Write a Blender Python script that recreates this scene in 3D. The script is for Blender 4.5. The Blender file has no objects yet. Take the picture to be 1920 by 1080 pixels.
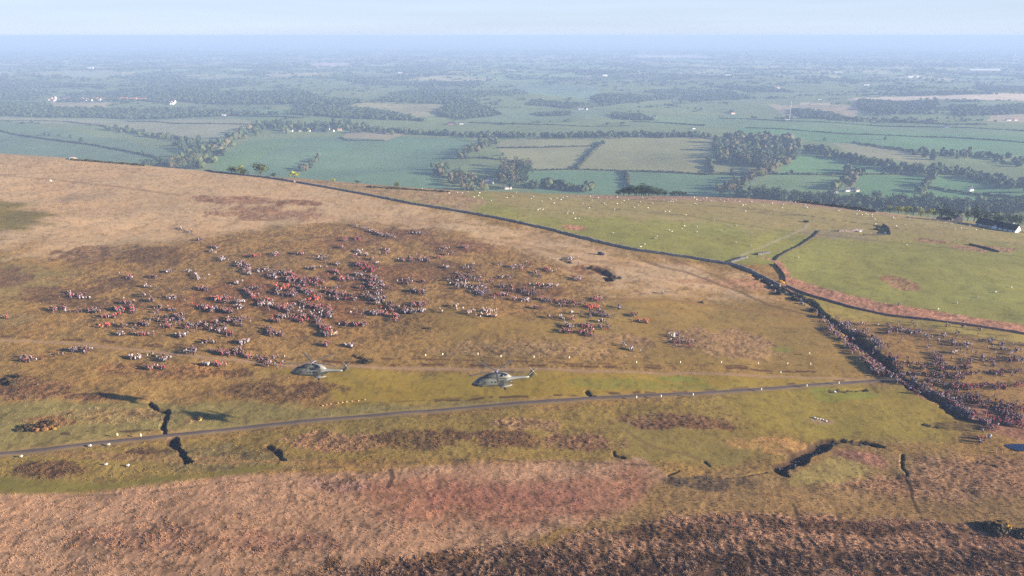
import bpy, math, random
import numpy as np
from mathutils import Vector, Matrix, Euler
random.seed(7); rng = np.random.default_rng(7)
C = bpy.context.scene.collection
PI = math.pi
# ------------------------------------------------------------------ camera, sky, sun, exposure
F = 1400.0; PITCH = math.atan(473/1400); CAMZ = 133.0
cd = bpy.data.cameras.new('camera'); cam = bpy.data.objects.new('camera', cd); C.objects.link(cam)
cam.location = (0, 0, CAMZ); cam.rotation_euler = (PI/2-PITCH, 0, 0)
cd.sensor_width = 36; cd.lens = F/1920*36; cd.clip_start = 1; cd.clip_end = 200000
sc = bpy.context.scene; sc.camera = cam
SUN_EL, SUN_AZ = math.radians(14.0), math.radians(-14)      # azimuth measured from +X towards +Y
sv = Vector((math.cos(SUN_EL)*math.cos(SUN_AZ), math.cos(SUN_EL)*math.sin(SUN_AZ), math.sin(SUN_EL)))
w = bpy.data.worlds.new('World'); sc.world = w; w.use_nodes = True
wn, wl = w.node_tree.nodes, w.node_tree.links
sky = wn.new('ShaderNodeTexSky'); sky.sky_type = 'NISHITA'; sky.sun_disc = False
sky.sun_elevation = SUN_EL; sky.sun_rotation = PI/2-SUN_AZ
sky.altitude = 400; sky.air_density = 1.0; sky.dust_density = 0.0; sky.ozone_density = 3.0
bg = wn['Background']; bg.inputs['Strength'].default_value = 0.05
tc_ = wn.new('ShaderNodeTexCoord'); mp_ = wn.new('ShaderNodeMapping'); mp_.inputs['Scale'].default_value = (1.5, 1.5, 30); wl.new(tc_.outputs['Generated'], mp_.inputs['Vector'])
cn_ = wn.new('ShaderNodeTexNoise'); cn_.inputs['Scale'].default_value = 1.6; cn_.inputs['Detail'].default_value = 5; wl.new(mp_.outputs[0], cn_.inputs['Vector'])
cr_ = wn.new('ShaderNodeMapRange'); cr_.inputs[1].default_value = .35; cr_.inputs[2].default_value = .7; cr_.inputs[3].default_value = .96; cr_.inputs[4].default_value = 1.05; wl.new(cn_.outputs['Fac'], cr_.inputs[0])
mx_ = wn.new('ShaderNodeVectorMath'); mx_.operation = 'MULTIPLY'; mx_.inputs[1].default_value = (.82, .92, 1.28); wl.new(sky.outputs[0], mx_.inputs[0])
ms_ = wn.new('ShaderNodeVectorMath'); ms_.operation = 'SCALE'; wl.new(cr_.outputs[0], ms_.inputs['Scale']); 
sx_ = wn.new('ShaderNodeSeparateXYZ'); wl.new(tc_.outputs['Generated'], sx_.inputs[0])
zr_ = wn.new('ShaderNodeMapRange'); zr_.inputs[1].default_value = 0; zr_.inputs[2].default_value = .35; zr_.inputs[3].default_value = .85; zr_.inputs[4].default_value = 0; wl.new(sx_.outputs['Z'], zr_.inputs[0])
mm_ = wn.new('ShaderNodeMix'); mm_.data_type = 'RGBA'; wl.new(zr_.outputs[0], mm_.inputs['Factor']); wl.new(mx_.outputs[0], mm_.inputs['A']); mm_.inputs['B'].default_value = (4.9, 5.75, 7.1, 1)
wl.new(mm_.outputs['Result'], ms_.inputs[0]); wl.new(ms_.outputs[0], bg.inputs['Color'])
sl = bpy.data.lights.new('sun', 'SUN'); sl.energy = 5.0; sl.angle = math.radians(0.5); sl.color = (1, 0.88, 0.73)
so = bpy.data.objects.new('sun', sl); C.objects.link(so); so.rotation_euler = sv.to_track_quat('Z', 'Y').to_euler()
sc.view_settings.view_transform = 'Standard'; sc.view_settings.look = 'None'; sc.view_settings.exposure = 1.55
sc.view_settings.gamma = 1
cy = sc.cycles
try:
    cy.use_denoising = False; cy.max_bounces = 5; cy.diffuse_bounces = 2; cy.glossy_bounces = 2
    cy.volume_bounces = 1; cy.transparent_max_bounces = 8
except Exception: pass
HAZE_D = 1.65e-4; HAZE_COL = (0.41, 0.55, 0.80)
# ------------------------------------------------------------------ noise
def _h(i, j, s):
    n = (i.astype(np.int64)*374761393 + j.astype(np.int64)*668265263 + s*974711) & 0x7fffffff
    n = ((n ^ (n >> 13))*1274126177) & 0x7fffffff
    return ((n ^ (n >> 16)) & 0xffffff)/16777215.0
def vn(x, y, s=0):
    xi = np.floor(x); yi = np.floor(y); fx = x-xi; fy = y-yi
    fx = fx*fx*(3-2*fx); fy = fy*fy*(3-2*fy); xi = xi.astype(np.int64); yi = yi.astype(np.int64)
    a = _h(xi, yi, s); b = _h(xi+1, yi, s); c = _h(xi, yi+1, s); d = _h(xi+1, yi+1, s)
    return (a+(b-a)*fx)*(1-fy)+(c+(d-c)*fx)*fy
def fbm(x, y, s=0, o=4):
    r = 0; a = .5; t = 0
    for k in range(o):
        r = r+a*vn(x, y, s+k*17); t += a; a *= .5; x = x*2.03+13.7; y = y*2.03+5.1
    return r/t*2-1
def ss(a, b, x):
    t = np.clip((x-a)/(b-a), 0, 1); return t*t*(3-2*t)
def L(r, g, b, k=0.95):          # a photo colour (0-255) as a reflectance
    f = lambda c: (c/255/12.92 if c/255 <= .04045 else ((c/255+.055)/1.055)**2.4)
    return np.array([f(r)*k, f(g)*k, f(b)*k])
# ------------------------------------------------------------------ terrain height
cp, sp = math.cos(PITCH), math.sin(PITCH)
def rays(px, py):
    px = np.asarray(px, float); py = np.asarray(py, float); up = 540-py
    return px-960, F*cp+up*sp, -F*sp+up*cp
CR = [(-900,230),(-400,262),(0,288),(100,294),(200,303),(300,313),(400,322),(500,331),(560,334),(640,341),(700,346),(780,352),(860,357),(960,360),(1100,365),(1200,367),(1300,368),(1400,372),(1500,379),(1560,386),(1640,396),(1720,405),(1800,413),(1860,419),(1920,424),(2300,470),(3000,540)]
_x, _y, _z = rays([c[0] for c in CR], [c[1] for c in CR])
CU = _x/_y; CM = -_z/_y
DEL = 70.0
def H(x, y):
    x = np.asarray(x, float); y = np.asarray(y, float)
    u = np.clip(x/np.maximum(y, 60), -2.4, 2.4)
    v = np.interp(u, CU, CM)-0.04*u
    yc = CAMZ/v
    t = y-(yc-DEL/2); k = v/DEL; T = 0.5/k
    d = np.where(t < 0, 0, np.where(t < T, .5*k*t*t, .5*k*T*T+.5*(t-T)))
    fade = 1-ss(-120, -20, t)
    zm = -0.04*np.clip(x, -1500, 1500) + fade*(2.2*fbm(x/110, y/110, 3, 3)+.45*fbm(x/22, y/22, 5, 2)) - d
    far = ss(4000, 20000, y)
    zv = -150+26*fbm(x/760, y/760, 9, 3)*(1+1.0*far)+far*30*fbm(x/5200, y/5200, 21, 3)
    return np.where(zm > zv, zm, zv)
def at(px, py, lo=90., hi=44000., n=420):
    """the points of the ground seen at photo pixels"""
    px = np.atleast_1d(np.asarray(px, float)); py = np.atleast_1d(np.asarray(py, float))
    dx, dy, dz = rays(px, py); out = np.zeros((len(px), 3))
    ys = np.geomspace(lo, hi, n)
    for i0 in range(0, len(px), 400):
        s = slice(i0, i0+400); u = (dx[s]/dy[s])[:, None]; m = (dz[s]/dy[s])[:, None]
        Y = np.repeat(ys[None, :], len(u), 0); g = CAMZ+m*Y-H(u*Y, Y)
        hit = g < 0; k = np.where(hit.any(1), hit.argmax(1), n-1); k = np.maximum(k, 1)
        a = ys[k-1]; b = ys[k]; uu = u[:, 0]; mm = m[:, 0]
        for _ in range(14):
            c = (a+b)/2; gg = CAMZ+mm*c-H(uu*c, c); b = np.where(gg < 0, c, b); a = np.where(gg < 0, a, c)
        out[s, 0] = uu*b; out[s, 1] = b; out[s, 2] = H(uu*b, b)
    return out
def atp(pts): return at([p[0] for p in pts], [p[1] for p in pts])
def resample(P, step):
    P = np.asarray(P, float); d = np.r_[0, np.cumsum(np.hypot(*np.diff(P[:, :2], axis=0).T))]
    n = max(2, int(d[-1]/step)+1); t = np.linspace(0, d[-1], n)
    return np.stack([np.interp(t, d, P[:, 0]), np.interp(t, d, P[:, 1])], 1)
def seg_dist(x, y, P):
    """distance to a polyline"""
    best = np.full(x.shape, 1e9)
    for (ax, ay), (bx, by) in zip(P[:-1, :2], P[1:, :2]):
        vx, vy = bx-ax, by-ay; q = vx*vx+vy*vy+1e-9
        t = np.clip(((x-ax)*vx+(y-ay)*vy)/q, 0, 1)
        best = np.minimum(best, np.hypot(x-ax-t*vx, y-ay-t*vy))
    return best
def inside(x, y, P):
    r = np.zeros(x.shape, bool); n = len(P)
    for i in range(n):
        x0, y0 = P[i][:2]; x1, y1 = P[i-1][:2]
        if y0 == y1: continue
        r ^= ((y0 > y) != (y1 > y)) & (x < (x1-x0)*(y-y0)/(y1-y0)+x0)
    return r
def poly_mask(x, y, P, soft, ns=0, na=0):
    xs, ys = P[:, 0], P[:, 1]; m = np.zeros(x.shape)
    pad = soft+na+2
    b = (x > xs.min()-pad) & (x < xs.max()+pad) & (y > ys.min()-pad) & (y < ys.max()+pad)
    if not b.any(): return m
    X, Y = x[b], y[b]
    d = seg_dist(X, Y, np.vstack([P, P[:1]])); d = np.where(inside(X, Y, P), d, -d)
    if na: d = d+na*fbm(X/ns, Y/ns, 31, 4)
    m[b] = ss(-soft/2, soft/2, d); return m
def line_mask(x, y, P, wd, soft):
    m = np.zeros(x.shape); pad = wd+soft
    b = (x > P[:, 0].min()-pad) & (x < P[:, 0].max()+pad) & (y > P[:, 1].min()-pad) & (y < P[:, 1].max()+pad)
    if b.any(): m[b] = 1-ss(wd/2-soft/2, wd/2+soft/2, seg_dist(x[b], y[b], P))
    return m
# ------------------------------------------------------------------ the moor: where each kind of cover grows (outlines in photo pixels, thrown on to the ground)
STRAW, OLIVE, GREEN, BROWN = L(183,151,109), L(146,117,60), L(146,121,48), L(148,114,64)
HEATH, PAST, BANK, PEAT_AND_SHADE = L(84,58,42), L(135,130,62), L(176,126,94), L(56,41,32)
ZONES = [  # outline, colour, roughness, soft metres
 ([(-500,250),(0,280),(300,300),(560,320),(800,395),(1000,440),(1300,497),(1440,560),(1150,555),(900,500),(640,430),(450,440),(330,470),(100,480),(-500,470)], STRAW, .25, 60),
 ([(-60,372),(50,380),(85,405),(50,432),(-60,432)], L(122,106,52), .2, 22),
 ([(-300,470),(60,500),(215,512),(160,560),(40,560),(-300,640)], L(134,115,64), .35, 22),
 ([(60,560),(220,465),(450,440),(640,415),(880,440),(1100,520),(1160,600),(1000,600),(800,620),(700,650),(300,640),(90,620)], BROWN, .75, 30),
 ([(800,585),(900,595),(1000,600),(1200,560),(1500,570),(1640,700),(1200,685),(1000,640),(850,640)], OLIVE, .2, 20),
 ([(420,692),(1200,700),(1640,714),(1600,722),(1200,741),(900,755),(640,772),(600,700)], GREEN, .12, 6),
 ([(-300,770),(300,752),(620,765),(900,750),(1000,757),(300,812),(-300,870)], L(132,116,64), .35, 6),
 ([(-300,862),(0,858),(330,825),(700,785),(1200,752),(1650,718),(1850,808),(1700,835),(1600,822),(1450,860),(1200,862),(900,862),(640,868),(380,895),(150,922),(-300,935)], L(140,116,58), .45, 6),
 ([(-300,895),(60,900),(250,900),(560,868),(640,866),(380,893),(150,925),(-300,940)], L(116,104,44), .12, 4),
 ([(1380,722),(1690,722),(1850,806),(1700,832),(1420,815),(1350,760)], L(138,118,50), .2, 12),
 ([(1160,775),(1250,800),(1450,815),(1480,850),(1300,868),(1220,860),(1130,790)], L(136,116,58), .2, 8),
 ([(520,322),(700,336),(860,345),(1100,352),(1400,358),(1640,380),(1920,408),(2600,450),(2600,700),(1920,626),(1760,601),(1600,576),(1475,536),(1455,495),(1370,497),(1200,471),(1130,456),(1040,432),(940,410),(780,384),(640,357)], PAST, .06, 2),
 ([(800,345),(1400,360),(1700,390),(2000,428),(1920,462),(1500,436),(1200,410),(960,400)], L(148,132,80), .08, 40),
 ([(500,322),(700,340),(860,358),(905,378),(890,398),(720,368),(560,340)], L(160,132,92), .5, 12),
 ([(1060,366),(1480,376),(1640,397),(1700,408),(1480,383),(1150,374)], L(160,128,98), .5, 16),
 ([(1420,480),(1460,488),(1482,520),(1540,540),(1650,568),(1800,590),(1920,610),(2300,660),(2300,672),(1920,626),(1800,606),(1680,594),(1600,578),(1530,560),(1474,536),(1465,510),(1450,492)], BANK, .7, 3),
 ([(1490,548),(1600,580),(1760,606),(2300,678),(2300,700),(1920,655),(1740,618),(1640,606),(1560,598)], L(146,126,60), .2, 5),
 ([(1560,600),(1700,615),(1920,650),(2300,700),(2300,900),(1920,815),(1850,805),(1700,715),(1600,640)], L(142,110,60), .45, 8),
 ([(1720,735),(1800,750),(1920,775),(2200,830),(2200,890),(1920,828),(1850,806)], L(150,108,80), .6, 5),
 ([(-500,940),(150,926),(380,900),(650,880),(900,862),(1200,865),(1262,895),(1230,960),(1000,1010),(640,1100),(-500,1200)], L(170,132,98), .45, 4),
 ([(600,912),(760,892),(1000,890),(1210,896),(1240,922),(1100,965),(900,990),(760,968)], L(160,114,84), .5, 10),
 ([(1225,905),(1340,890),(1460,892),(1600,836),(1740,858),(2300,880),(2300,1000),(1300,970),(1000,1015),(1200,965)], L(142,112,68), .45, 6),
 ([(1560,842),(1640,846),(1690,875),(1660,885),(1560,855)], L(160,112,84), .6, 4),
 ([(1720,852),(2300,850),(2300,935),(1760,940),(1560,905),(1700,890)], L(160,122,84), .8, 8),
 ([(1480,905),(1560,850),(1660,880),(1560,900)], L(150,128,70), .3, 4),
 ([(560,1100),(830,1030),(1020,1015),(1300,962),(1500,965),(1920,988),(2600,1010),(2600,1300),(500,1300)], L(172,134,100), 1.0, 3),
]
ELL = [  # centre, radii (photo px), colour, roughness, raggedness
 (280,478,78,17,HEATH,.8,.7),(105,553,70,17,HEATH,.8,.6),(185,572,70,9,HEATH,.8,.7),(210,530,36,12,HEATH,.8,.9),(820,505,70,18,HEATH,.8,.6),
 (640,455,60,12,L(110,72,50),.8,.9),(745,440,80,12,L(112,74,50),.8,.8),(860,462,60,14,L(115,74,52),.8,.9),(600,575,120,26,L(118,74,48),.8,.9),(700,520,110,26,L(114,72,48),.8,.9),
 (520,530,90,24,L(118,76,50),.8,.9),(420,560,80,30,L(122,78,50),.8,.9),(980,545,90,12,L(110,74,46),.8,.9),(505,733,105,17,HEATH,.9,.6),(600,725,40,8,HEATH,.9,.8),
 (50,725,70,20,L(112,76,54),.9,.8),(160,743,60,7,L(110,74,52),.9,.8),(330,695,140,14,L(132,94,58),.9,.9),(90,880,62,16,HEATH,.9,.5),(272,852,40,13,HEATH,.9,.7),(440,862,50,12,L(104,74,54),.9,.8),
 (510,848,26,12,HEATH,.9,.5),(620,828,90,18,L(160,122,84),.9,.8),(800,822,80,18,HEATH,.9,.7),(940,822,90,16,L(104,72,54),.9,.7),(1080,828,70,16,L(140,104,72),.9,.8),(980,795,70,12,L(158,124,84),.9,.8),
 (1255,790,90,14,L(132,98,66),.9,.8),(1300,796,60,8,L(108,72,50),.9,.8),(230,780,120,14,L(150,122,74),.8,.9),(90,790,50,10,L(140,96,60),.9,.6),(1020,655,180,14,L(156,124,80),.8,.8),(1350,640,110,22,L(156,122,82),.8,.8),
 (1170,640,70,12,L(150,118,78),.7,.8),(1075,427,22,5,BANK,.7,.5),(1690,532,24,14,L(158,118,80),.8,.7),(1745,452,30,4,L(170,128,92),.7,.5),(1845,466,50,6,L(166,128,94),.7,.6),(1560,440,60,8,L(140,124,90),.2,.6),
 (1570,738,50,9,L(124,122,48),.1,.6),(1270,711,40,6,L(122,122,48),.1,.6),(1180,720,120,9,L(126,118,48),.1,.8),(1470,655,24,6,L(118,124,62),.1,.6),(450,860,120,20,L(128,110,66),.6,.9),
 (330,1012,190,24,L(160,120,90),.7,.8),(540,1015,110,16,L(158,118,90),.6,.8),(950,935,150,22,L(156,106,80),.5,.8),(620,908,60,14,L(166,128,104),.8,.8),(1100,1070,260,30,L(112,82,56),1,1.),(1420,1055,210,26,L(106,76,54),1,1.1),(960,1085,320,30,L(100,70,50),1,.9),
 (1680,1060,170,26,L(108,78,56),1,1.1),(1270,1000,100,16,L(96,66,50),1,.9),(1600,990,110,12,L(98,68,52),1,.9),(1850,1050,90,18,L(104,74,54),1,.9),(1330,905,70,14,L(96,80,60),.8,.8),(1540,790,24,5,L(150,124,86),.5,.5),
 (1450,835,70,14,L(172,132,76),.5,.6),(1330,528,70,6,L(164,124,84),.3,.8),(1100,505,50,10,L(122,82,52),.6,.7),(1430,535,60,12,L(166,124,88),.6,.7),(300,860,400,6,L(150,118,70),.5,.9),(10,600,60,14,L(150,124,76),.5,.8),
 (160,480,60,20,L(128,96,62),.7,.9),(500,400,100,14,L(150,112,80),.6,.9),(440,375,80,7,L(146,108,78),.6,.9),(560,380,50,5,L(122,80,56),.6,.8),(20,520,40,20,L(122,92,60),.7,.9),
 (1560,745,30,8,L(100,118,42),.1,.7),(1790,800,40,8,L(104,84,46),.5,.8),(690,272,0.1,0.1,HEATH,0,0),
]
LINES = [  # points, width m, soft m, colour, opacity, dashed
 ([(-200,640),(0,638),(150,645),(250,655),(400,672),(540,685),(700,688),(860,692),(1100,696),(1250,700),(1400,704),(1550,709),(1650,713)],2.4,1.6,L(158,126,92),.85,0),
 ([(540,672),(700,682),(860,684),(1100,688),(1250,690),(1400,692),(1700,700)],2.0,1.2,L(84,52,34),.9,1),
 ([(660,670),(860,675),(1060,682),(1400,688)],1.6,1.2,L(84,56,36),.8,1),
 ([(-200,628),(0,631),(200,640),(480,655)],2.0,1.2,L(84,56,38),.85,1),([(240,645),(480,664)],1.8,1.0,L(84,56,38),.85,1),
 ([(820,752),(940,745),(1100,740),(1240,736),(1340,730),(1450,724),(1600,712)],1.8,1.1,L(76,52,34),.9,1),
 ([(120,815),(200,810),(300,803)],1.8,1.2,L(70,48,34),.9,1),
 ([(1200,488),(1290,512),(1340,530),(1400,552),(1440,572),(1540,596)],2.4,2.0,L(92,66,40),.8,0),([(1240,478),(1330,512),(1400,545)],3,3,L(126,92,58),.7,0),
 ([(1080,560),(1250,562),(1400,582),(1540,602)],3,3,L(134,98,58),.7,0),([(850,440),(1000,462),(1100,490),(1200,500)],4,4,L(140,106,70),.6,0),
 ([(-200,325),(0,328),(110,338),(220,350),(340,366)],4,4,L(122,90,64),.6,0),([(0,328),(150,321),(260,317)],4,4,L(122,90,64),.5,0),
 ([(1040,384),(1160,392),(1300,406),(1450,430),(1560,443),(1700,457),(1920,482)],3,3,L(98,94,52),.6,0),([(1160,372),(1300,382),(1500,402)],3,3,L(104,84,56),.7,0),
 ([(1385,482),(1440,458),(1510,428),(1515,420)],3,2.5,L(170,158,120),.6,0),([(1500,403),(1600,417),(1700,430)],2.2,1.6,L(70,50,36),.7,0),([(1410,398),(1500,404)],2.2,1.6,L(90,66,44),.6,0),  # last two entries: a thin shadow line painted across the pasture
 ([(1730,447),(1770,455)],3,2,L(80,60,40),.8,0),([(1850,448),(1900,458)],3,2,L(84,74,46),.8,1),([(1440,560),(1560,600),(1600,612),(1760,640),(1920,668)],3,3,L(110,80,44),.5,0),
 ([(1580,596),(1760,615),(1920,634)],2.5,2,L(92,62,36),.6,1),([(1600,606),(1760,622),(1920,645)],2.5,2,L(104,74,42),.6,0),([(1700,660),(1920,700)],5,5,L(110,80,46),.5,1),
 ([(1695,890),(1710,930),(1725,962)],1.1,.6,L(60,42,26),.9,0),([(1488,945),(1500,980),(1520,1010),(1540,1045)],.9,.6,L(60,44,30),.8,0),([(735,880),(740,895),(728,915)],1.6,.8,L(60,44,36),.8,0),
 ([(1210,1010),(1225,1045),(1235,1080)],.9,.6,L(56,42,30),.8,0),([(560,960),(600,1000),(640,1020)],.8,.6,L(110,80,60),.6,0),([(1400,925),(1500,935)],.8,.6,L(90,70,50),.5,0),
 ([(0,790),(150,792),(300,786)],2.5,2.5,L(112,106,58),.5,1),([(640,690),(700,740),(640,790)],3,4,L(118,106,48),.4,0),([(860,862),(1100,866),(1220,872)],1.2,.8,L(98,76,54),.7,1),
 ([(500,880),(760,868),(900,858)],1.4,1.0,L(92,76,50),.6,1),([(0,940),(300,920),(560,895)],1.0,.8,L(96,78,52),.5,1),([(640,760),(900,742)],1.2,1,L(90,62,40),.6,1),([(1160,800),(1230,840),(1330,865)],1.6,1.2,L(112,86,50),.6,0),
]
ROADPX = [(-700,905),(-200,869),(0,851),(90,842),(170,832),(320,816),(500,797),(640,784),(900,762),(1100,747),(1300,738),(1450,728),(1600,717),(1650,713),(1700,711)]
GULLIES = [  # points, half width m, depth m, darkness of peat and painted shade
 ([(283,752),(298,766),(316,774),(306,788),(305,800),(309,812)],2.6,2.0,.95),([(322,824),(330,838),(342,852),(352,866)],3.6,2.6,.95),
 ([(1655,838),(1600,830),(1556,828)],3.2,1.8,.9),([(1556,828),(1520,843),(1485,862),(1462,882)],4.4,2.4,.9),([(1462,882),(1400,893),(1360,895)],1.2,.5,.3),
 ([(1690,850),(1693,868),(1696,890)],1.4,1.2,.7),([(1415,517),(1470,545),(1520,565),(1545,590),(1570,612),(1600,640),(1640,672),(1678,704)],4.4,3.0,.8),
 ([(1598,628),(1640,664),(1676,702)],5.5,3.0,.9),([(1690,712),(1740,742),(1800,780)],5.0,2.2,.8),([(1050,486),(1068,492)],4,1.5,.7),([(1096,500),(1130,508),(1150,520),(1138,524)],6,2.8,.85),([(1250,890),(1275,884)],1.4,.8,.5),  # first strip is the crowd's shade, put in as a dark gully
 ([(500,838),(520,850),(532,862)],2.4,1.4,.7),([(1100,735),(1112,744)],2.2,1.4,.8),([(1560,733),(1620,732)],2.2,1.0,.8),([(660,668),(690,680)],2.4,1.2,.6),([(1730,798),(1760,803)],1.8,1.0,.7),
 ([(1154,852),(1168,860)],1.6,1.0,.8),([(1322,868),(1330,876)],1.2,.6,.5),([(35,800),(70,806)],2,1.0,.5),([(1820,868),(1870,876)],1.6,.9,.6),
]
allpx = []; 
for z in ZONES: allpx += z[0]
for l in LINES: allpx += l[0]
for g in GULLIES: allpx += g[0]
allpx += ROADPX
for e in ELL: allpx += [(e[0], e[1]), (e[0]+e[2], e[1]), (e[0], e[1]-e[3]), (e[0], e[1]+e[3])]
W_ = atp(allpx)
# outlines above the skyline are pulled back on to the hill
_u = W_[:, 0]/W_[:, 1]; _lim = CAMZ/(np.interp(_u, CU, CM)-.04*_u)+150
_o = W_[:, 1] > _lim; W_[_o, 1] = _lim[_o]; W_[_o, 0] = _u[_o]*_lim[_o]
_k = 0
def take(n):
    global _k
    r = W_[_k:_k+n, :2]; _k += n; return r
ZW = [(take(len(z[0])), *z[1:]) for z in ZONES]
LW = [(take(len(l[0])), *l[1:]) for l in LINES]
GW = [(take(len(g[0])), *g[1:]) for g in GULLIES]
ROAD = take(len(ROADPX))
EW = []
for e in ELL:
    if e[4][0] > 1.9*e[4][1] and e[4][0] < .25: e = (*e[:4], e[4]*.68+L(150,116,66)*.32, *e[5:])
    if e[4][1] > e[4][0]: e = (*e[:4], e[4]*.5+GREEN*.5, *e[5:])
    q = take(4); EW.append((q[0], abs(q[1][0]-q[0][0]), abs(q[2][1]-q[3][1])/2, *e[4:]))
VE = [(e[0][0], e[0][1], e[1]*1.1, e[2]*1.1) for e, q in zip(EW, ELL) if q[1] > 1040]
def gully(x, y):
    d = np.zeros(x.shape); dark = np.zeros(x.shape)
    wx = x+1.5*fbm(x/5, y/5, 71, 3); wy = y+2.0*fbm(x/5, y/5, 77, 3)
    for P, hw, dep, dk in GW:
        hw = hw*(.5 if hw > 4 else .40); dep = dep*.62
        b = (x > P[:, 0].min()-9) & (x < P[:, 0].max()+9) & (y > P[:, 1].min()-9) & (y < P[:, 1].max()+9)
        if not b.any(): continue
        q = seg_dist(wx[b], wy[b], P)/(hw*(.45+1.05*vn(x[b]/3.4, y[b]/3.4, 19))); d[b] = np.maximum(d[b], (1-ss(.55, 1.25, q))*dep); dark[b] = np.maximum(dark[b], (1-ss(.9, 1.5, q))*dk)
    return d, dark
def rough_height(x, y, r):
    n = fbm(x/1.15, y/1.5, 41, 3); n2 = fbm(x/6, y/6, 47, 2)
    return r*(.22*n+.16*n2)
def moor(x, y):
    """reflectance, roughness and gully depth of the moor at points"""
    col = np.tile(BROWN*.55+OLIVE*.45, (len(x), 1)); r = np.full(x.shape, .5)
    big = fbm(x/38, y/38, 11, 4); mid = fbm(x/9, y/15, 13, 4)
    for P, c, rr, soft in ZW:
        m = poly_mask(x, y, P, soft, 14 if soft > 3 else 6, soft*.8+1.2)
        col += (c-col)*m[:, None]; r += (rr-r)*m
    for (cx, cyy), rx, ry, c, rr, rag in EW:
        rx *= 1.15; ry *= 1.15
        b = (abs(x-cx) < rx*1.5) & (abs(y-cyy) < ry*1.5)
        if not b.any() or rx < .5: continue
        X, Y = x[b], y[b]; q = np.hypot((X-cx)/rx, (Y-cyy)/ry)
        k = 1-q+rag*(.75*fbm(X/7, Y/11, 61, 4)); m = ss(-.08, .32, k)
        m = m*(1-.5*ss(.0, .4, fbm(X/2.6, Y/3.4, 65, 3)))*(.65+.35*ss(-.25, .05, fbm(X/1.5, Y/2.2, 66, 2)))*1.25; m = np.clip(m, 0, 1)
        col[b] += (c-col[b])*m[:, None]; r[b] += (rr-r[b])*m
    f = 1+.12*fbm(x/.9, y/1.3, 20, 2)+.16*big+.18*mid*np.clip(r*2, .35, 1)+.26*fbm(x/2.4, y/3.2, 19, 3)*np.clip(r*1.6, .12, 1)
    col = col*f[:, None]
    P = ZW[-1][0]; m = poly_mask(x, y, P, 4, 14, 5)*ss(-.35, .35, fbm(x/13, y/18, 63, 3))*.38
    for cx, cyy, rx, ry in VE: m = np.maximum(m, ss(-.1, .4, 1-np.hypot((x-cx)/rx, (y-cyy)/ry)+.5*fbm(x/9, y/12, 62, 3)))
    vein = ss(.35, .95, 1-3.2*abs(fbm(x/2.3, y/3.0, 95, 3)))[:, None]; dk = L(84,60,44)*(1-vein)+L(168,134,104)*vein
    col += (dk-col)*(m*.85)[:, None]
    m = poly_mask(x, y, ZW[-6][0] if 0 else ZW[19][0], 4, 14, 5)*ss(.72, .98, 1-3.2*abs(fbm(x/5, y/6, 97, 3)))*ss(-.2, .25, fbm(x/30, y/40, 98, 2)); col *= 1-.5*m[:, None]
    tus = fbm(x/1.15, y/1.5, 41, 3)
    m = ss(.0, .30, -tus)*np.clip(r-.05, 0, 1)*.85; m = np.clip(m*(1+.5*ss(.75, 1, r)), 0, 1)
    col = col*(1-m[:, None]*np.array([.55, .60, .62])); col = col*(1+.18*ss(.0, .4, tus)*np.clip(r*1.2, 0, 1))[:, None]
    m = ss(.26, .44, fbm(x/2.1, y/3.0, 83, 2))*(.30+.6*r); col += (L(78,60,34)-col)*m[:, None]*.75
    hue = fbm(x/24, y/24, 15, 3)[:, None]*np.array([.05, -.01, -.07]); col = col*(1+hue)
    # small clumps of heather and bare peat between the straw
    sp_ = fbm(x/3.2, y/4.5, 81, 3)+.35*big
    m = ss(.22, .5, sp_)*np.clip(r-.15, 0, 1)*.6
    col += (L(92,66,44)-col)*m[:, None]
    r = r*.72
    for P, wd, soft, c, op, dash in LW:
        m = line_mask(x+1.2*fbm(x/9, y/9, 3, 2), y+1.2*fbm(x/9, y/9, 5, 2), P, wd, soft)*op
        if dash: m = m*ss(-.12, .12, fbm(x/4.5, y/4.5, 91, 2))
        col += (c-col)*m[:, None]
        if not dash: r *= 1-.6*m
    rd = line_mask(x, y, ROAD, 4.6, 1.4); col += (L(140,116,80)-col)*rd[:, None]*.6; r *= 1-rd
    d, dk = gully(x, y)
    col += (PEAT_AND_SHADE-col)*(dk)[:, None]
    return np.clip(col, .01, .9), np.clip(r, 0, 1), d
def G(x, y):
    """finished ground height on the moor"""
    x = np.atleast_1d(np.asarray(x, float)); y = np.atleast_1d(np.asarray(y, float))
    return H(x, y)-gully(x, y)[0]
# ------------------------------------------------------------------ the farmland in the valley
def voro(x, y, s, sd):
    x = x+s*.35*fbm(x/(s*1.6), y/(s*1.6), sd+1, 2); y = y+s*.35*fbm(x/(s*1.6)+9, y/(s*1.6), sd+2, 2)
    X = x/s; Y = y/s; xi = np.floor(X).astype(np.int64); yi = np.floor(Y).astype(np.int64)
    f1 = np.full(x.shape, 9.); f2 = np.full(x.shape, 9.); idc = np.zeros(x.shape)
    for i in (-1, 0, 1):
        for j in (-1, 0, 1):
            a = xi+i; b = yi+j; d = np.hypot(a+.1+.8*_h(a, b, sd)-X, b+.1+.8*_h(a, b, sd+5)-Y)
            n = d < f1; f2 = np.where(n, f1, np.minimum(f2, d)); idc = np.where(n, _h(a, b, sd+9), idc); f1 = np.where(n, d, f1)
    return idc, (f2-f1)*s
TEAL, PALEF, OLF, WOODC = L(106,128,80,.95), L(150,148,92,.95), L(138,138,76,.95), L(62,76,44,.95)
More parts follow.
